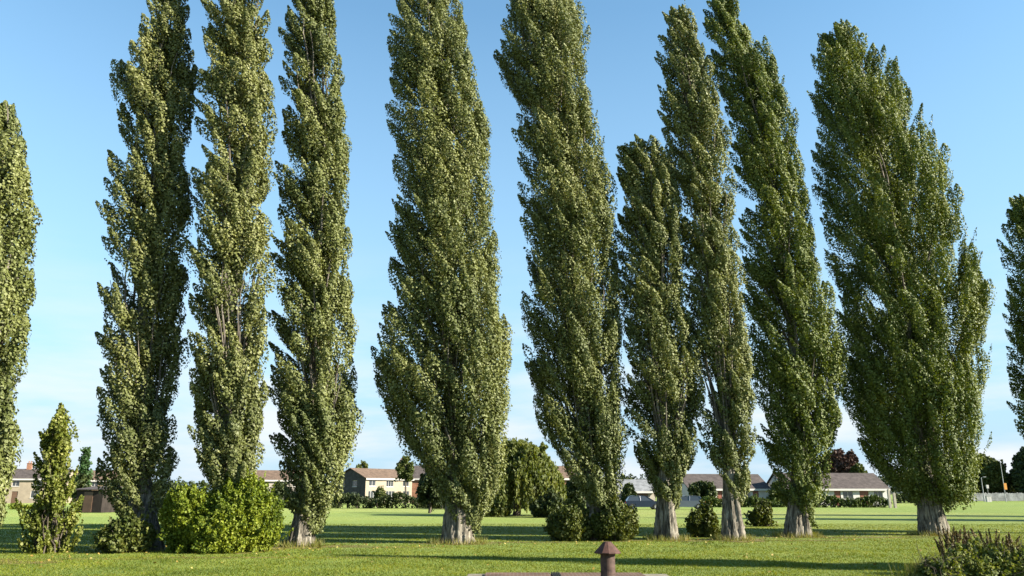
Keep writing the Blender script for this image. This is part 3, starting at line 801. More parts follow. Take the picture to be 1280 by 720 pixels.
def grass_tuft(label, px, py_top, D, seed, n=420, sp=.3, group='tufts of straw-coloured grass'):
    rng = np.random.default_rng(seed)
    p = at_depth(px, py_top, D); h = p[2]
    pos = np.stack([rng.normal(size=n)*sp, rng.normal(size=n)*sp*.6, np.full(n, -.01)], -1)
    v, f = blades(pos, h*(.55+.5*rng.random(n)), np.full(n, .016), rng, .22)
    o = np_mesh('grass_tuft', v, f, M['long_grass'], loc=(p[0], D, 0))
    tag(o, label, 'grass tuft', group)
grass_tuft('straw-coloured tall grass tuft among the docks near the right edge', 1254, 664, 18.4, 340)
grass_tuft('straw-coloured grass tuft cut by the right edge of the photo', 1276, 668, 18.0, 341)
grass_tuft('pale bleached grass tuft low at the left end of the brambles', 1150, 694, 17.2, 342, 260, .22)

def base_tuft(label, px, py, seed, w=.8, h=.3, n=700):
    rng = np.random.default_rng(seed)
    g = ground(px, py)
    a = rng.random(n)*6.283; r = w*(.55+.5*rng.random(n))
    pos = np.stack([r*np.cos(a), r*np.sin(a), np.full(n, -.01)], -1)
    v, f = blades(pos, h*(.35+.65*rng.random(n)), np.full(n, .02), rng, .4)
    tag(np_mesh('grass_ring', v, f, M['long_grass'], loc=tuple(g)), label, 'long grass', 'long grass left uncut round the poplar trunks')
for i, (px, py, w, lb) in enumerate([(374, 683, .8, 'uncut grass round the slender trunk beside the bright bush'), (572, 679, 1.05, 'uncut grass round the thickest pale trunk'),
        (834, 675, .85, 'uncut grass round the trunk of the shortest poplar'), (916, 675, .8, 'uncut grass round the trunk of the slim pointed poplar'),
        (996, 671, .95, 'uncut grass round the fluted trunk with low side shoots'), (1167, 669, 1.0, 'uncut grass round the trunk of the broadest poplar')]):
    base_tuft(lb, px, py, 360+i, w)

# ------------------------------------------------------------------ vent pipe and brick-topped chamber
CH_Y1 = float(ground(640, 716.6)[1]*1.63/1.7)
def vent_pipe():
    D = CH_Y1-1.7
    p = at_depth(759, 677, D)
    zt = p[2]; x = p[0]; s = D/CP/F_PX*.97
    o = empty('vent_pipe', (x, D, 0), label='rusty iron vent pipe with a conical cap, standing in the foreground', cat='vent pipe')
    MB().lathe([(.0, .1), (.21, .1), (.21, .15), (.15, .16), (.14, .2), (.14, zt-.24), (.15, zt-.235), (.15, zt-.2), (.12, zt-.2), (.12, zt-.3), (0, zt-.3)], 28).build('pipe', M['rust'], o, smooth=False)
    for i in range(4):
        c = MB()
        a = i*math.pi/2+.4
        c.box(.115*math.cos(a)-.015, .115*math.cos(a)+.015, .115*math.sin(a)-.015, .115*math.sin(a)+.015, zt-.25, zt-.15)
        c.build('bracket', M['iron'], o)
    MB().lathe([(0, zt-.165), (.2, zt-.175), (.245, zt-.215), (.255, zt-.21), (.255, zt-.195), (.15, zt-.085), (.075, zt-.005), (.06, zt), (0, zt)], 12).build('cap', M['rust_cap'], o)
vent_pipe()

def chamber():
    x0, x1 = at_depth(585, 716, CH_Y1)[0], at_depth(832, 716, CH_Y1)[0]
    y0, y1 = CH_Y1-2.6, CH_Y1
    o = empty('drain_chamber', ((x0+x1)/2, (y0+y1)/2, 0), label='low brick-topped drain chamber in the lawn at the bottom of the photo', cat='drain cover')
    off = Vector(o.location)
    w = (x1-x0)/2; d = (y1-y0)/2
    MB().box(-w, w, -d, d, -.05, .06, .012).build('kerb', M['stone'], o)
    MB().box(-w+.38, -w+1.72, -d+.05, d-.14, .0, .10, .008).build('brick_top', M['paver_brick'], o)
    MB().box(-w+1.92, w-.55, -d+.05, d-.14, .0, .10, .008).build('brick_top', M['paver_brick'], o)
    g = MB()
    for i in range(5): g.box(-w+1.745+i*.035, -w+1.765+i*.035, -d+.2, d-.16, .04, .115)
    g.build('grate', M['iron'], o)
chamber()

# ------------------------------------------------------------------ houses
def wall_panel(bm, o, u, nrm, W_, z0, z1, holes, reveal=.1):
    """wall rectangle from o along u, with rectangular holes (a,b,c,d) in (along, height); nrm outwards"""
    o, u, nrm = Vector(o), Vector(u), Vector(nrm)
    us = sorted({0.0, W_, *[h[0] for h in holes], *[h[1] for h in holes]})
    zs = sorted({z0, z1, *[h[2] for h in holes], *[h[3] for h in holes]})
    P = lambda a, z, k=0.0: bm.verts.new(o + u*a + Vector((0, 0, z)) - nrm*k)
    for a, b in zip(us[:-1], us[1:]):
        for c, d in zip(zs[:-1], zs[1:]):
            m = ((a+b)/2, (c+d)/2)
            if any(h[0] < m[0] < h[1] and h[2] < m[1] < h[3] for h in holes): continue
            bm.faces.new([P(a, c), P(b, c), P(b, d), P(a, d)])
    for a, b, c, d in holes:
        for q in (((a, c), (a, d)), ((b, d), (b, c)), ((a, d), (b, d)), ((b, c), (a, c))):
            (p1, p2) = q
            bm.faces.new([P(*p1), P(*p2), P(*p2, reveal), P(*p1, reveal)])

def fit_window(root, o, u, nrm, h, frame_mat='white_paint', bars=2, name='window', pane_mat='glass'):
    a, b, c, d = h
    o, u, nrm = Vector(o), Vector(u), Vector(nrm)
    rz = math.atan2(u.y, u.x)
    m = MB(); t = .07
    w, hh = b-a, d-c
    m.box(0, t, 0, .07, 0, hh); m.box(w-t, w, 0, .07, 0, hh); m.box(t, w-t, 0, .07, 0, t); m.box(t, w-t, 0, .07, hh-t, hh)
    for k in range(1, bars):
        x = w*k/bars
        m.box(x-.03, x+.03, .003, .067, t, hh-t)
    m.box(-.06, w+.06, -.14, -.012, -.07, -.005)      # sill
    loc = o + u*a + Vector((0, 0, c)) - nrm*.06
    f = m.build(name, M[frame_mat], root, loc=loc, rz=rz)
    p = MB(); p.box(t-.01, w-t+.01, .03, .045, t-.01, hh-t+.01)
    p.build('pane', M[pane_mat], f)
    return f

def fit_door(root, o, u, nrm, h, mat):
    a, b, c, d = h
    o, u, nrm = Vector(o), Vector(u), Vector(nrm)
    rz = math.atan2(u.y, u.x)
    w, hh = b-a, d-c
    m = MB(); m.box(0, w, 0, .06, 0, hh)
    m.box(.12, w-.12, -.012, -.001, .2, hh*.45); m.box(.12, w-.12, -.012, -.001, hh*.52, hh-.15)
    f = m.build('door', M[mat], root, loc=o+u*a+Vector((0, 0, c))-nrm*.07, rz=rz)
    MB().box(w-.16, w-.10, -.06, -.002, hh*.47, hh*.5).build('handle', M['galv'], f)
    return f

def house(name, label, cat, loc, rz, Lx, Dy, eave, ridge, wall, roof, front=(), gable=(), doors=(), group=None, gable_mat=None, chimney=(), door_mat='door_brown', fascia='white_paint', over=.35):
    """front wall faces local -y; gables at x = 0 and x = Lx. windows (a,b,c,d)"""
    root = empty(name, loc, rz, label=label, cat=cat, group=group)
    bm = bmesh.new()
    fh = [tuple(map(float, h)) for h in front]+[tuple(map(float, h)) for h in doors]
    wall_panel(bm, (0, 0, 0), (1, 0, 0), (0, -1, 0), Lx, 0.0, eave, fh)
    wall_panel(bm, (Lx, Dy, 0), (-1, 0, 0), (0, 1, 0), Lx, 0.0, eave, [])
    def gables(bm2, ends=(0, 1)):
        if 0 in ends: wall_panel(bm2, (0, Dy, 0), (0, -1, 0), (-1, 0, 0), Dy, 0.0, eave, [tuple(map(float, h)) for h in gable])
        if 1 in ends: wall_panel(bm2, (Lx, 0, 0), (0, 1, 0), (1, 0, 0), Dy, 0.0, eave, [])
        for x in [(0, Lx)[e] for e in ends]:
            bm2.faces.new([bm2.verts.new(p) for p in ((x, 0, eave), (x, Dy, eave), (x, Dy/2, ridge-.12))])
    if gable_mat:
        for e in (0, 1):
            b2 = bmesh.new(); gables(b2, (e,))
            bmesh.ops.remove_doubles(b2, verts=b2.verts, dist=.001)
            m2 = MB(); m2.bm.free(); m2.bm = b2; m2.build('gable_wall', M[gable_mat], root)
    else: gables(bm)
    bmesh.ops.remove_doubles(bm, verts=bm.verts, dist=.001)
    m = MB(); m.bm.free(); m.bm = bm
    m.build('wall', M[wall], root)
    sl = (ridge-eave)/(Dy/2)
    r = MB(); th = .14
    r.prism([(-over, eave-over*sl), (Dy/2, ridge), (Dy+over, eave-over*sl), (Dy+over, eave-over*sl+th), (Dy/2, ridge+th), (-over, eave-over*sl+th)], -.25, Lx+.25, 'x')
    rf = r.build('roof', M[roof], root)
    for cx in chimney:
        c = MB(); c.box(cx-.4, cx+.4, Dy/2-.35, Dy/2+.35, ridge-.5, ridge+1.1); c.box(cx-.46, cx+.46, Dy/2-.41, Dy/2+.41, ridge+1.1, ridge+1.22)
        for q in (-.18, .18): c.lathe([(.11, ridge+1.22), (.09, ridge+1.6), (.06, ridge+1.6)], 10, (cx+q, Dy/2))
        c.build('chimney', M['red_brick'], rf)
    MB().box(-.2, Lx+.2, -over-.03, -over, eave-over*sl-.16, eave-over*sl+.12).build('fascia', M[fascia], root)
    for h in front: fit_window(root, (0, 0, 0), (1, 0, 0), (0, -1, 0), h, bars=3 if h[1]-h[0] > 1.7 else 2)
    for h in gable: fit_window(root, (0, Dy, 0), (0, -1, 0), (-1, 0, 0), h)
    for h in doors: fit_door(root, (0, 0, 0), (1, 0, 0), (0, -1, 0), h, door_mat)
    return root

def two_storey(n, L0=0.0, w=6.0):
    """window openings for n house units of width w"""
    ws, ds = [], []
    for i in range(n):
        o = L0+i*w
        ws += [(o+.9, o+2.7, 3.0, 4.2), (o+3.7, o+4.9, 3.0, 4.2), (o+.8, o+2.9, .9, 2.2)]
        ds += [(o+3.9, o+4.9, .0, 2.1)]
    return ws, ds

# left terrace
p = at_depth(14, 628, 150); ws, ds = two_storey(2, 0, 6.2)
house('terraced_house', 'two-storey cream house with grey-brown roof, between the left poplar and the sapling', 'house', (p[0]-4.5, 150, 0), R(14), 12.4, 8, 4.4, 6.1, 'cream', 'tile_grey', ws, (), ds, chimney=(5,))
p = at_depth(98, 628, 160); ws, ds = two_storey(2, 0, 6.2)
house('terraced_house', 'pale house with light brown roof, seen over the dark timber shed', 'house', (p[0]-2.0, 160, 0), R(14), 12.4, 8, 4.3, 6.1, 'buff_brick', 'tile_brown', ws, (), ds)
# between the bright bush and the slender poplar
p = at_depth(318, 628, 150); ws, ds = two_storey(2, 0, 6.0)
house('terraced_house', 'white-fronted house with brown roof, right above the bright green bush', 'house', (p[0]-1.0, 152, 0), R(18), 12.0, 8, 4.2, 5.9, 'pale_render', 'tile_brown', ws, (), ds)
# terrace with lit front; gable's shade is put into its wall colour
p = at_depth(456, 628, 146); ws, ds = two_storey(3, 0, 4.6)
house('terraced_house', 'terrace with dark gable end and sunlit cream front, centre-left behind the hedge', 'house', (p[0], 146, 0), R(52), 11.6, 8.2, 4.4, 6.1, 'cream', 'tile_brown', [(.8, 2.4, 3.0, 4.1), (5.0, 6.8, 2.9, 4.1), (9.2, 10.8, 3.0, 4.1), (.7, 2.6, .9, 2.2), (5.0, 7.2, .6, 2.2), (9.3, 11.0, .9, 2.2)],
      [(1.3, 2.5, 2.9, 4.0), (4.7, 5.9, 2.9, 4.0), (1.3, 2.5, .8, 2.0), (4.7, 5.9, .8, 2.0)], [(3.4, 4.4, 0, 2.1), (7.9, 8.8, 0, 2.1)], gable_mat='gable_shade')
p = at_depth(494, 628, 158)
house('terraced_house', 'darker brick house with a tall chimney, half hidden by the small round tree', 'house', (p[0]+.3, 157, 0), R(5), 9, 8, 4.6, 6.9, 'red_brick', 'tile_grey', [(.9, 2.5, 3.0, 4.2), (4.2, 5.8, 3.0, 4.2), (1, 2.8, .9, 2.2)], (), [(4.4, 5.4, 0, 2.1)], chimney=(.7,))
# red brick house behind the willow and paired bushes
p = at_depth(686, 628, 128)
house('brick_house', 'red brick house with white windows, showing right of the willow', 'house', (p[0]-1.5, 128, 0), R(12), 7.5, 7, 4.1, 5.9, 'red_brick', 'tile_brown', [(2.6, 3.8, 2.7, 3.9), (5.2, 6.4, 1.4, 2.6)], (), [(.9, 1.9, 0, 2.1)])
p = at_depth(768, 628, 135)
house('garage_block', 'low building with pale grey roof and white fascia, behind the short poplar', 'building', (p[0], 135, 0), R(10), 7, 6.5, 2.2, 3.9, 'pale_render', 'slate_pale', [(.8, 2.4, .9, 1.9)], (), [(3.6, 5.8, 0, 1.95)], over=.5)
# bungalows
p = at_depth(862, 628, 122)
house('bungalow', 'white bungalow with red door and dark roof, between the slim poplar and the fluted trunk', 'house', (p[0], 122, 0), R(9), 12.6, 7.4, 2.5, 4.5, 'white_paint', 'tile_grey', [(1.2, 3.0, .9, 2.1), (8.0, 9.6, .9, 2.1)], (), [(10.0, 10.95, 0, 2.1), (4.3, 5.2, 0, 2.1)], door_mat='door_red', over=.4)
p = at_depth(984, 628, 120)
house('bungalow', 'long white bungalow with russet doors and dark brown roof, left of the broadest poplar', 'house', (p[0], 120, 0), R(6), 15.6, 7.4, 2.5, 4.6, 'white_paint', 'tile_grey', [(1.2, 2.8, .9, 2.1), (8.6, 10.2, .9, 2.1), (13.4, 14.8, .9, 2.1)], (), [(4.0, 4.9, 0, 2.1), (7.3, 8.3, 0, 2.1), (11.2, 12.6, 0, 2.1)], door_mat='door_red', over=.4)

# dark timber shed left
p0, p1 = at_depth(93, 640, 76), at_depth(128, 640, 76)
def shed():
    root = empty('timber_shed', (p0[0], 76, 0), R(-6), label='dark timber shed in shade right of the sapling', cat='shed')
    W_ = p1[0]-p0[0]; m = MB(); m.box(0, W_, 0, 2.6, 0, 2.0); m.build('wall', M['shed'], root)
    r = MB(); r.prism([(-.2, 2.02), (2.8, 2.3), (2.8, 2.38), (-.2, 2.1)], -.15, W_+.15, 'x'); r.build('roof', M['tile_grey'], root)
    MB().box(W_*.3, W_*.3+.85, -.05, -.003, .03, 1.85).build('door', M['door_brown'], root)
shed()

# ------------------------------------------------------------------ hedges
def hedge(label, px0, px1, D, h, seed, mat='hedge', depth=1.2, D1=None):
    rng = np.random.default_rng(seed)
    a = at_depth(px0, 630, D); b = at_depth(px1, 630, D1 or D)
    Ln = np.linalg.norm((b-a)[:2])
    n = int(Ln*42)
    t = rng.random(n)
    zz = h*np.sqrt(rng.random(n))*(.88+.2*np.sin(t*Ln*1.1+seed))
    tip = a*(1-t)[:, None]+b*t[:, None]
    tip[:, 1] += (rng.random(n)-.5)*depth; tip[:, 2] = zz
    o = empty('hedge', (a+b)/2*np.array([1, 1, 0]), label=label, cat='hedge')
    off = (a+b)/2*np.array([1, 1, 0])
    v = plumes(tip, rng.normal(size=(n, 3))*.4+np.array([0, -.3, .9]), np.full(n, .55), np.full(n, .22), 26, .17, rng, None, shell=.3)
    v[:, 2] = np.maximum(v[:, 2], .01)
    np_mesh('foliage', v-off, quads_of(len(v)//4), M[mat], o)
    st = tip[rng.choice(n, min(n, 40), replace=False)]
    bb = st.copy(); bb[:, 2] = -.02
    sv, sf = stems_mesh(bb, st, .03, rng, .1)
    np_mesh('stems', sv-off, sf, M['bark_dark'], o)
hedge('dark clipped hedge in front of the terrace with the dark gable end', 412, 545, 98, 1.75, 401, 'tree_dark', 1.6)
hedge('green hedge in front of the long white bungalow, ending at two pale posts', 1018, 1110, 104, 1.45, 402, 'hedge', 1.3)
hedge('green hedge in front of the bungalow with the red door', 880, 985, 106, 1.3, 403, 'hedge', 1.3)
hedge('low hedge behind the round dark bushes and the short poplar', 700, 850, 112, .95, 404, 'hedge', 1.2)
hedge('low flowering hedge before the cream house at the left', 14, 62, 92, .75, 405, 'bush_bright', 1.0)
hedge('hedge at the field edge below the white-fronted house', 300, 372, 100, 1.25, 406, 'hedge', 1.4)
hedge('hedge at the field edge by the dark timber shed', 120, 250, 84, 1.6, 407, 'tree_dark', 1.6)

hedge('dark hedge at the field edge right of the thickest trunk, behind the willow', 545, 700, 96, 1.5, 408, 'tree_dark', 1.6)
hedge('dark hedge along the far edge of the field beside the white fence', 1120, 1215, 150, 1.7, 409, 'tree_dark', 1.6)
for i, (px, lb) in enumerate(((1112.5, 'left of the two pale wooden posts at the end of the hedge'), (1119, 'right of the two pale wooden posts at the end of the hedge'))):
    p = at_depth(px, 632, 101)
    m = MB(); h = 2.15 if i == 0 else 1.75
    m.box(-.14, .14, -.14, .14, -.05, h-.02, .02); m.prism([(-.14, h-.019), (.14, h-.019), (0, h+.1)], -.14, .14, 'y')
    o = m.build('wooden_post', M['timber'], loc=(p[0], 101, 0)); tag(o, lb, 'post', 'pair of pale posts at the hedge end')

# ------------------------------------------------------------------ background trees
broad_tree('conifer', 'narrow dark green conifer standing behind the sapling', 'tree', 84, 119, 553, 112, 'conifer', 501, .05, 12, 2.2, .3, shape='cone')
broad_tree('broadleaf_tree', 'low dark tree behind the shed, left of the bulging poplar', 'tree', 122, 165, 598, 90, 'tree_dark', 502, .15, 9, 2.2, .28)
broad_tree('broadleaf_tree', 'small round tree with clear stem before the tall chimney', 'tree', 491, 522, 568, 130, 'tree_mid', 503, .5, 9, 1.7, .28, bark='bark_limb')
broad_tree('broadleaf_tree', 'thin wispy tree top showing above the roof of the dark gable terrace', 'tree', 438, 466, 572, 190, 'tree_mid', 504, .3, 7, .8, .32)
broad_tree('broadleaf_tree', 'dark shaded tree between the broad poplar and the small round tree', 'tree', 515, 560, 578, 74, 'tree_dark', 505, .12, 10, 2.6, .24)
broad_tree('copper_beech', 'purple-leaved tree behind the roof of the long bungalow', 'tree', 1020, 1084, 560, 165, 'copper', 506, .2, 14, 1.4, .4)
broad_tree('broadleaf_tree', 'green tree right of the purple-leaved one, behind the bungalow roof', 'tree', 1058, 1092, 577, 160, 'tree_mid', 507, .2, 9, 1.3, .4)
broad_tree('broadleaf_tree', 'olive tree behind the white fence, right of the broadest poplar', 'tree', 1190, 1264, 566, 205, 'tree_mid', 508, .08, 20, 1.3, .5, low=.6)
broad_tree('broadleaf_tree', 'dark tree at the right edge of the photo beyond the orange sign', 'tree', 1262, 1335, 556, 196, 'tree_dark', 509, .08, 20, 1.4, .5, low=.6)
broad_tree('broadleaf_tree', 'shaded tree between the poplar trunk and the bungalow fence, partly hidden by the broadest crown', 'tree', 1160, 1225, 588, 200, 'tree_dark', 510, .08, 14, 1.3, .5, low=.6)
broad_tree('broadleaf_tree', 'dark tree behind the parked cars, between the short and the slim poplar', 'tree', 852, 900, 600, 112, 'tree_dark', 511, .15, 9, 2.0, .3)

broad_tree('broadleaf_tree', 'dark low tree between the olive tree and the tall thin pole, behind the white fence', 'tree', 1222, 1285, 590, 212, 'tree_dark', 512, .05, 16, 1.3, .5, low=.5)
for k, (a, b, t, D, mt, lb) in enumerate([
    (90, 112, 590, 96, 'tree_dark', 'dark garden tree close behind the sapling, left of the timber shed door'),
    (336, 360, 599, 118, 'tree_dark', 'dark garden tree before the white-fronted house by the slender poplar'),
    (466, 484, 609, 122, 'tree_mid', 'small garden tree in front of the sunlit terrace wall'),
    (566, 612, 598, 92, 'tree_dark', 'dark tree filling the gap between the thickest trunk and the willow'),
    (698, 738, 590, 98, 'tree_dark', 'dark tree at the red brick house, above the left round bush'),
    (770, 800, 603, 112, 'tree_dark', 'dark garden tree before the pale grey roof'),
    (956, 990, 601, 112, 'tree_mid', 'garden tree at the corner between the two white bungalows')]):
    broad_tree('garden_tree', lb, 'tree', a, b, t, D, mt, 540+k, .1, 10, 2.0, .28, low=.3)
def willow():
    rng = np.random.default_rng(61)
    D = 66.0
    xl, xr = at_depth(588, 617, D)[0], at_depth(703, 617, D)[0]
    h = at_depth(0, 546, D)[2]
    cx, w = (xl+xr)/2, (xr-xl)/2
    o = empty('weeping_willow', (cx, D, 0), label='weeping willow with trailing branches, behind and right of the thickest pale trunk', cat='tree')
    off = np.array([cx, D, 0])
    n = 620
    th = rng.random(n)*6.283; u = np.sqrt(rng.random(n))
    zt = h*(1-.52*u**2.2)*(.86+.14*rng.random(n))
    ln = np.minimum(zt-.35, (.9+2.6*rng.random(n)))
    x = cx+u*w*np.cos(th); y = D+u*w*np.sin(th)
    parts = []
    K = 70
    t = rng.random((n, K))
    px = x[:, None]+.25*(np.cos(th)[:, None])*t+rng.normal(size=(n, K))*.10
    py = y[:, None]+.25*(np.sin(th)[:, None])*t+rng.normal(size=(n, K))*.10
    pz = zt[:, None]-ln[:, None]*t
    c = np.stack([px, py, pz], -1).reshape(-1, 3)
    v1 = leaf_quads(c, rng.normal(size=c.shape)*np.array([1, 1, .35]), np.array([0, 0, -1.0])+rng.normal(size=c.shape)*.35, .26*(.7+.6*rng.random(len(c))), rng, .24)
    lobes = [(cx+.45*w*math.cos(a), D+.45*w*math.sin(a), h*.72, w*.42, w*.42, h*.22) for a in np.linspace(0, 6.28, 7)[:-1]]+[(cx, D, h*.82, w*.4, w*.4, h*.16)]
    v2 = blob_foliage(lobes, 2.2, .24, rng, up=-.1, L=(.6, 1.1), Rr=(.2, .34), K=40)
    v = np.concatenate([v1, v2])
    np_mesh('crown', v-off, quads_of(len(v)//4), M['willow'], o)
    zt2 = np.linspace(-.1, h*.6, 8)
    v3, f3 = tubes(np.stack([cx+.1*np.sin(zt2*2), D+0*zt2, zt2], -1)[None], (.34*(1-.6*np.linspace(0, 1, 8)))[None], 10)
    tips = np.array([[cx+.7*w*math.cos(a), D+.7*w*math.sin(a), h*.78] for a in np.linspace(0, 6.28, 10)[:-1]])
    v4, f4 = stems_mesh(np.repeat(np.array([[cx, D, h*.35]]), 9, 0), tips, .12, rng, .3)
    np_mesh('trunk', np.concatenate([v3, v4])-off, [f3, f4+len(v3)], M['bark_dark'], o, smooth=True)
willow()
shrub('shrub', 'rounded olive shrub in the shade below the weeping willow', 'bush', 600, 640, 610, 640, 'tree_mid', 520, ndens=6, size=.2, nl=7, K=34, L=(.5, .9), Rr=(.2, .34), D=62)
shrub('shrub', 'dark shrub at the right foot of the weeping willow', 'bush', 664, 712, 606, 641, 'tree_dark', 521, ndens=6, size=.2, nl=8, K=34, L=(.5, .9), Rr=(.2, .34), D=60)

# far tree belt, one mass
def treeline():
    rng = np.random.default_rng(9)
    n = 3600
    x = (rng.random(n)*2-1)*230
    prof = 5.6+1.6*np.sin(x/17)+1.1*np.sin(x/6.3+1)
    z = prof*np.sqrt(rng.random(n))
    tip = np.stack([x, 255+rng.normal(size=n)*5, np.maximum(z, .6)], -1)
    v = plumes(tip, rng.normal(size=(n, 3))*.5+np.array([0, 0, .8]), np.full(n, 2.0), np.full(n, .9), 26, .6, rng, None, shell=.3)
    v[:, 2] = np.maximum(v[:, 2], .01)
    tag(np_mesh('treeline', v, quads_of(len(v)//4), M['tree_dark']), label='far belt of trees behind the houses', cat='treeline', kind='stuff')
treeline()

# ------------------------------------------------------------------ right-hand edge: white fence, posts, signs
def paling_fence():
    D = 186
    a, b = at_depth(1206, 620, D)[0], at_depth(1320, 620, D)[0]
    o = empty('paling_fence', (a, D, 0), label='long white paling fence along the far road at the right', cat='fence')
    Ln = b-a; rng = random.Random(3)
    pl = MB(); x = .05
    while x < Ln:
        h = 1.85+rng.uniform(-.12, .06)
        pl.prism([(x, .1), (x+.17, .1), (x+.17, h-.06), (x+.085, h), (x, h-.06)], -.02, 0.0, 'y'); x += .24
    pl.build('palings', M['fence_paint'], o)
    r = MB(); r.box(0, Ln, .002, .06, .35, .43); r.box(0, Ln, .002, .06, 1.35, 1.45); r.build('rails', M['white_paint'], o)
    k = 0.0
    while k <= Ln:
        MB().box(k-.06, k+.06, .063, .18, -.05, 1.95).build('post', M['white_paint'], o); k += 2.4
paling_fence()

def lamp_post():
    D = 180; p = at_depth(1230, 622, D); h = at_depth(0, 597, D)[2]
    o = empty('street_lamp', (p[0], D, 0), label='grey street lamp post in front of the white fence', cat='street lamp')
    MB().lathe([(0, -.05), (.14, -.05), (.14, .9), (.09, .95), (.06, h), (0, h)], 12).build('pole', M['galv'], o, smooth=False)
    m = MB(); m.tube((0, 0, h-.05), (.55, 0, h+.12), .035, .03); m.build('arm', M['galv'], o)
    m = MB(); m.box(.45, 1.05, -.12, .12, h+.08, h+.2, .03); m.build('lamp_head', M['galv'], o)
lamp_post()

def small_sign():
    D = 178; p = at_depth(1236, 622, D); h = at_depth(0, 606, D)[2]
    o = empty('road_sign', (p[0], D, 0), label='small white sign plate on a thin post before the fence', cat='sign')
    MB().lathe([(0, -.05), (.04, -.05), (.04, h), (0, h)], 10).build('post', M['galv'], o)
    MB().box(-.3, .3, -.07, -.043, h-.75, h-.02, .008).build('plate', M['white_paint'], o)
    p2 = at_depth(1235.5, 622, 176)
    c = empty('utility_cabinet', (p2[0], 176, 0), label='bright white utility cabinet at the foot of the small sign', cat='cabinet')
    MB().box(-.5, .5, -.25, .25, -.02, 1.15, .02).build('body', M['white_paint'], c)
    MB().box(-.55, .55, -.3, .3, 1.153, 1.22, .015).build('lid', M['white_paint'], c)
    MB().box(-.012, .012, -.258, -.252, .08, 1.08).build('door_seam', M['galv'], c)
small_sign()

def orange_sign():
    D = 177; p = at_depth(1257, 622, D); h = at_depth(0, 578, D)[2]
    o = empty('sign_pole', (p[0], D, 0), label='tall thin pole with an orange panel, right of the white cabinet', cat='sign')
    MB().lathe([(0, -.05), (.09, -.05), (.085, 1.0), (.055, h), (0, h)], 10).build('pole', M['galv'], o)
    z0, z1 = at_depth(0, 612, D)[2], at_depth(0, 604, D)[2]
    MB().box(-.05, .55, -.13, -.09, z0, z1, .01).build('panel', M['orange'], o)
orange_sign()

# ------------------------------------------------------------------ parked cars
def car(label, px, D, paint, rz, seed):
    p = at_depth(px, 630, D)
    o = empty('parked_car', (p[0], D, 0), rz, label=label, cat='car', group='cars parked beyond the hedge')
    # side profile along x (nose to +x)
    body = [(-2.05,.32),(-2.08,.62),(-2.0,.86),(-1.55,.93),(.75,.95),(1.45,.86),(1.95,.72),(2.08,.5),(2.05,.3),(1.72,.26),(1.02,.26),(-1.02,.26),(-1.72,.26)]
    m = MB(); m.prism(body, -.84, .84, 'y')
    bmesh.ops.bevel(m.bm, geom=[e for e in m.bm.edges if abs(e.verts[0].co.y-e.verts[1].co.y) < .01], offset=.09, segments=3, affect='EDGES')
    m.build('body', M[paint], o)
    cab = [(-1.85,.90),(-1.5,1.36),(-1.0,1.44),(.0,1.44),(.35,1.38),(1.15,.90)]
    m = MB(); m.prism(cab, -.70, .70, 'y')
    for v in m.bm.verts:
        if v.co.z > 1.2: v.co.y *= .82
    m.build('windows', M['glass'], o)
    roof = [(-1.52,1.37),(-1.0,1.452),(.0,1.452),(.38,1.385),(.36,1.41),(0,1.485),(-1.0,1.485),(-1.54,1.40)]
    m = MB(); m.prism(roof, -.60, .60, 'y'); rf = m.build('roof', M[paint], o)
    m = MB()
    for s in (-1, 1):
        for (a, b) in (((-1.84,.92),(-1.5,1.39)), ((-.35,.93),(-.4,1.44)), ((1.14,.92),(.36,1.4))):
            m.tube((a[0], s*.715, a[1]), (b[0], s*.60, b[1]), .035, .035, 6)
    m.build('pillars', M[paint], o)
    for wx in (-1.35, 1.35):
        for s in (-1, 1):
            w = MB()
            ri = [(.20, -.09), (.30, -.1), (.315, -.06), (.315, .06), (.30, .1), (.20, .09), (.2, -.09)]
            w.lathe(ri, 24)
            wo = w.build('wheel', M['tyre'], o, loc=(wx, s*.80, .315)); wo.rotation_euler = (R(90), 0, 0)
            h = MB(); h.lathe([(0, -.05), (.19, -.07), (.2, 0), (.19, .07), (0, .05)], 20); h.build('rim', M['rim'], wo)
    for s in (-1, 1):
        MB().box(1.93, 2.06, s*.62-.16, s*.62+.16, .58, .70, .02).build('headlight', M['lamp_clear'], o)
        MB().box(-2.1, -2.02, s*.66-.1, s*.66+.1, .62, .82, .02).build('tail_light', M['lamp_red'], o)
car('dark blue car parked left of the short poplar trunk, beyond the low hedge', 803, 92, 'car_blue', R(4), 1)
car('silver-blue car parked right of the short poplar trunk, before the dark tree', 857, 93, 'car_silver', R(176), 2)

# ------------------------------------------------------------------ sky, sun, camera
SUN_EL, SUN_AZ = R(27), R(75)           # azimuth from behind the camera (-y) round to +x
sdir = Vector((math.sin(SUN_AZ)*math.cos(SUN_EL), -math.cos(SUN_AZ)*math.cos(SUN_EL), math.sin(SUN_EL)))
w = bpy.data.worlds.new('World'); SC.world = w; w.use_nodes = True
nt = w.node_tree
for n in list(nt.nodes): nt.nodes.remove(n)
L = nt.links.new
sky = nt.nodes.new('ShaderNodeTexSky'); sky.sky_type = 'NISHITA'; sky.sun_disc = False
sky.sun_elevation = SUN_EL; sky.sun_rotation = math.atan2(sdir.x, sdir.y)
sky.air_density = 1.0; sky.dust_density = .1; sky.ozone_density = 2.5; sky.altitude = 50
bg = nt.nodes.new('ShaderNodeBackground'); bg.inputs['Strength'].default_value = .063
tc = nt.nodes.new('ShaderNodeTexCoord')
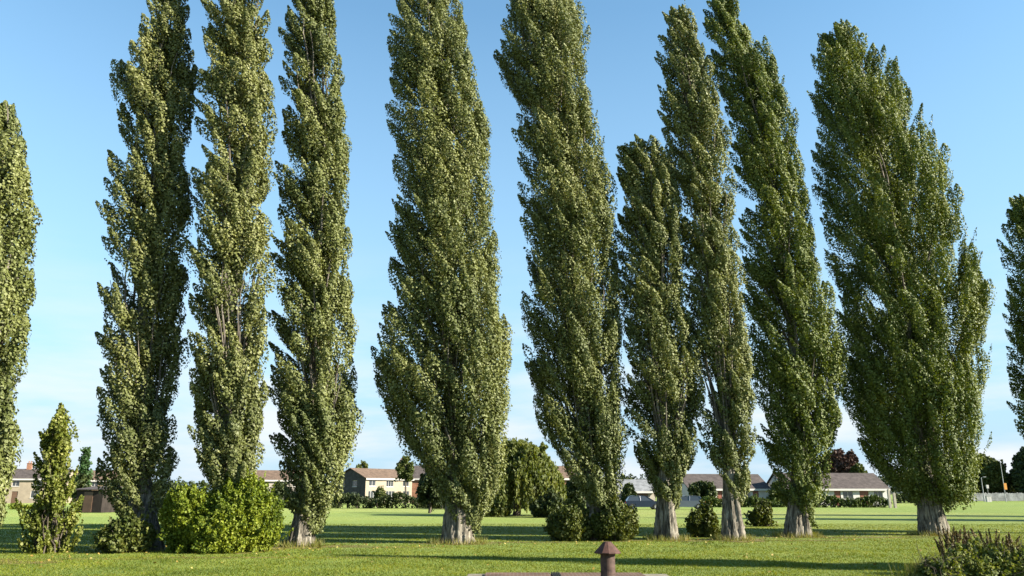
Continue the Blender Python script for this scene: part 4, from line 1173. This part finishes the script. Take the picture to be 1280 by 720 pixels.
# thin cloud streaks low over the horizon
mp = nt.nodes.new('ShaderNodeMapping'); mp.inputs['Scale'].default_value = (3.0, 3.0, 16.0); mp.inputs['Location'].default_value = (.3, 1.2, .4)
L(tc.outputs['Generated'], mp.inputs[0])
nz = nt.nodes.new('ShaderNodeTexNoise'); nz.inputs['Scale'].default_value = 1.3; nz.inputs['Detail'].default_value = 6; nz.inputs['Roughness'].default_value = .55
L(mp.outputs[0], nz.inputs['Vector'])
cr = ramp(nt, [(.38, (0, 0, 0)), (.64, (1, 1, 1))]); L(nz.outputs['Fac'], cr.inputs[0])
sx = nt.nodes.new('ShaderNodeSeparateXYZ'); L(tc.outputs['Generated'], sx.inputs[0])
el = ramp(nt, [(0.0, (.9, .9, .9)), (.10, (.75, .75, .75)), (.2, (.25, .25, .25)), (.3, (0, 0, 0))]); L(sx.outputs[2], el.inputs[0])
mu = nt.nodes.new('ShaderNodeMath'); mu.operation = 'MULTIPLY'; L(cr.outputs[0], mu.inputs[0]); L(el.outputs[0], mu.inputs[1])
mx = nt.nodes.new('ShaderNodeMix'); mx.data_type = 'RGBA'; mx.inputs[7].default_value = (4.3, 4.35, 4.5, 1)
hz = nt.nodes.new('ShaderNodeMix'); hz.data_type = 'RGBA'; hz.inputs[7].default_value = (2.0, 3.05, 3.95, 1)
he = ramp(nt, [(0.0, (.95, .95, .95)), (.08, (.85, .85, .85)), (.25, (.5, .5, .5)), (.55, (.0, .0, .0))]); L(sx.outputs[2], he.inputs[0])
sh = nt.nodes.new('ShaderNodeHueSaturation'); sh.inputs['Hue'].default_value = .485; sh.inputs['Saturation'].default_value = 1.05; sh.inputs['Value'].default_value = 1.22
L(sky.outputs[0], sh.inputs['Color'])
L(he.outputs[0], hz.inputs[0]); L(sh.outputs[0], hz.inputs[6])
L(mu.outputs[0], mx.inputs[0]); L(hz.outputs[2], mx.inputs[6]); L(mx.outputs[2], bg.inputs[0])
wo = nt.nodes.new('ShaderNodeOutputWorld'); L(bg.outputs[0], wo.inputs[0])

sl = bpy.data.lights.new('sun', 'SUN'); sl.energy = 5.0; sl.angle = R(.55); sl.color = (1.0, .92, .77)
so = bpy.data.objects.new('sun', sl); COL.objects.link(so)
so.rotation_euler = sdir.to_track_quat('Z', 'Y').to_euler(); so.location = (60, -20, 40)

cam = bpy.data.cameras.new('camera'); co = bpy.data.objects.new('camera', cam); COL.objects.link(co)
co.location = (0, 0, EYE); co.rotation_euler = (math.pi/2+PITCH, 0, 0)
cam.sensor_fit = 'HORIZONTAL'; cam.sensor_width = 36; cam.lens = 36*F_PX/1280
cam.clip_start = .1; cam.clip_end = 9000
SC.camera = co
vs = SC.view_settings; vs.view_transform = 'Standard'; vs.look = 'None'; vs.gamma = 1; vs.exposure = 1.9
SC.render.resolution_x = 1024; SC.render.resolution_y = 576
SC.cycles.max_bounces = 6; SC.cycles.transparent_max_bounces = 4
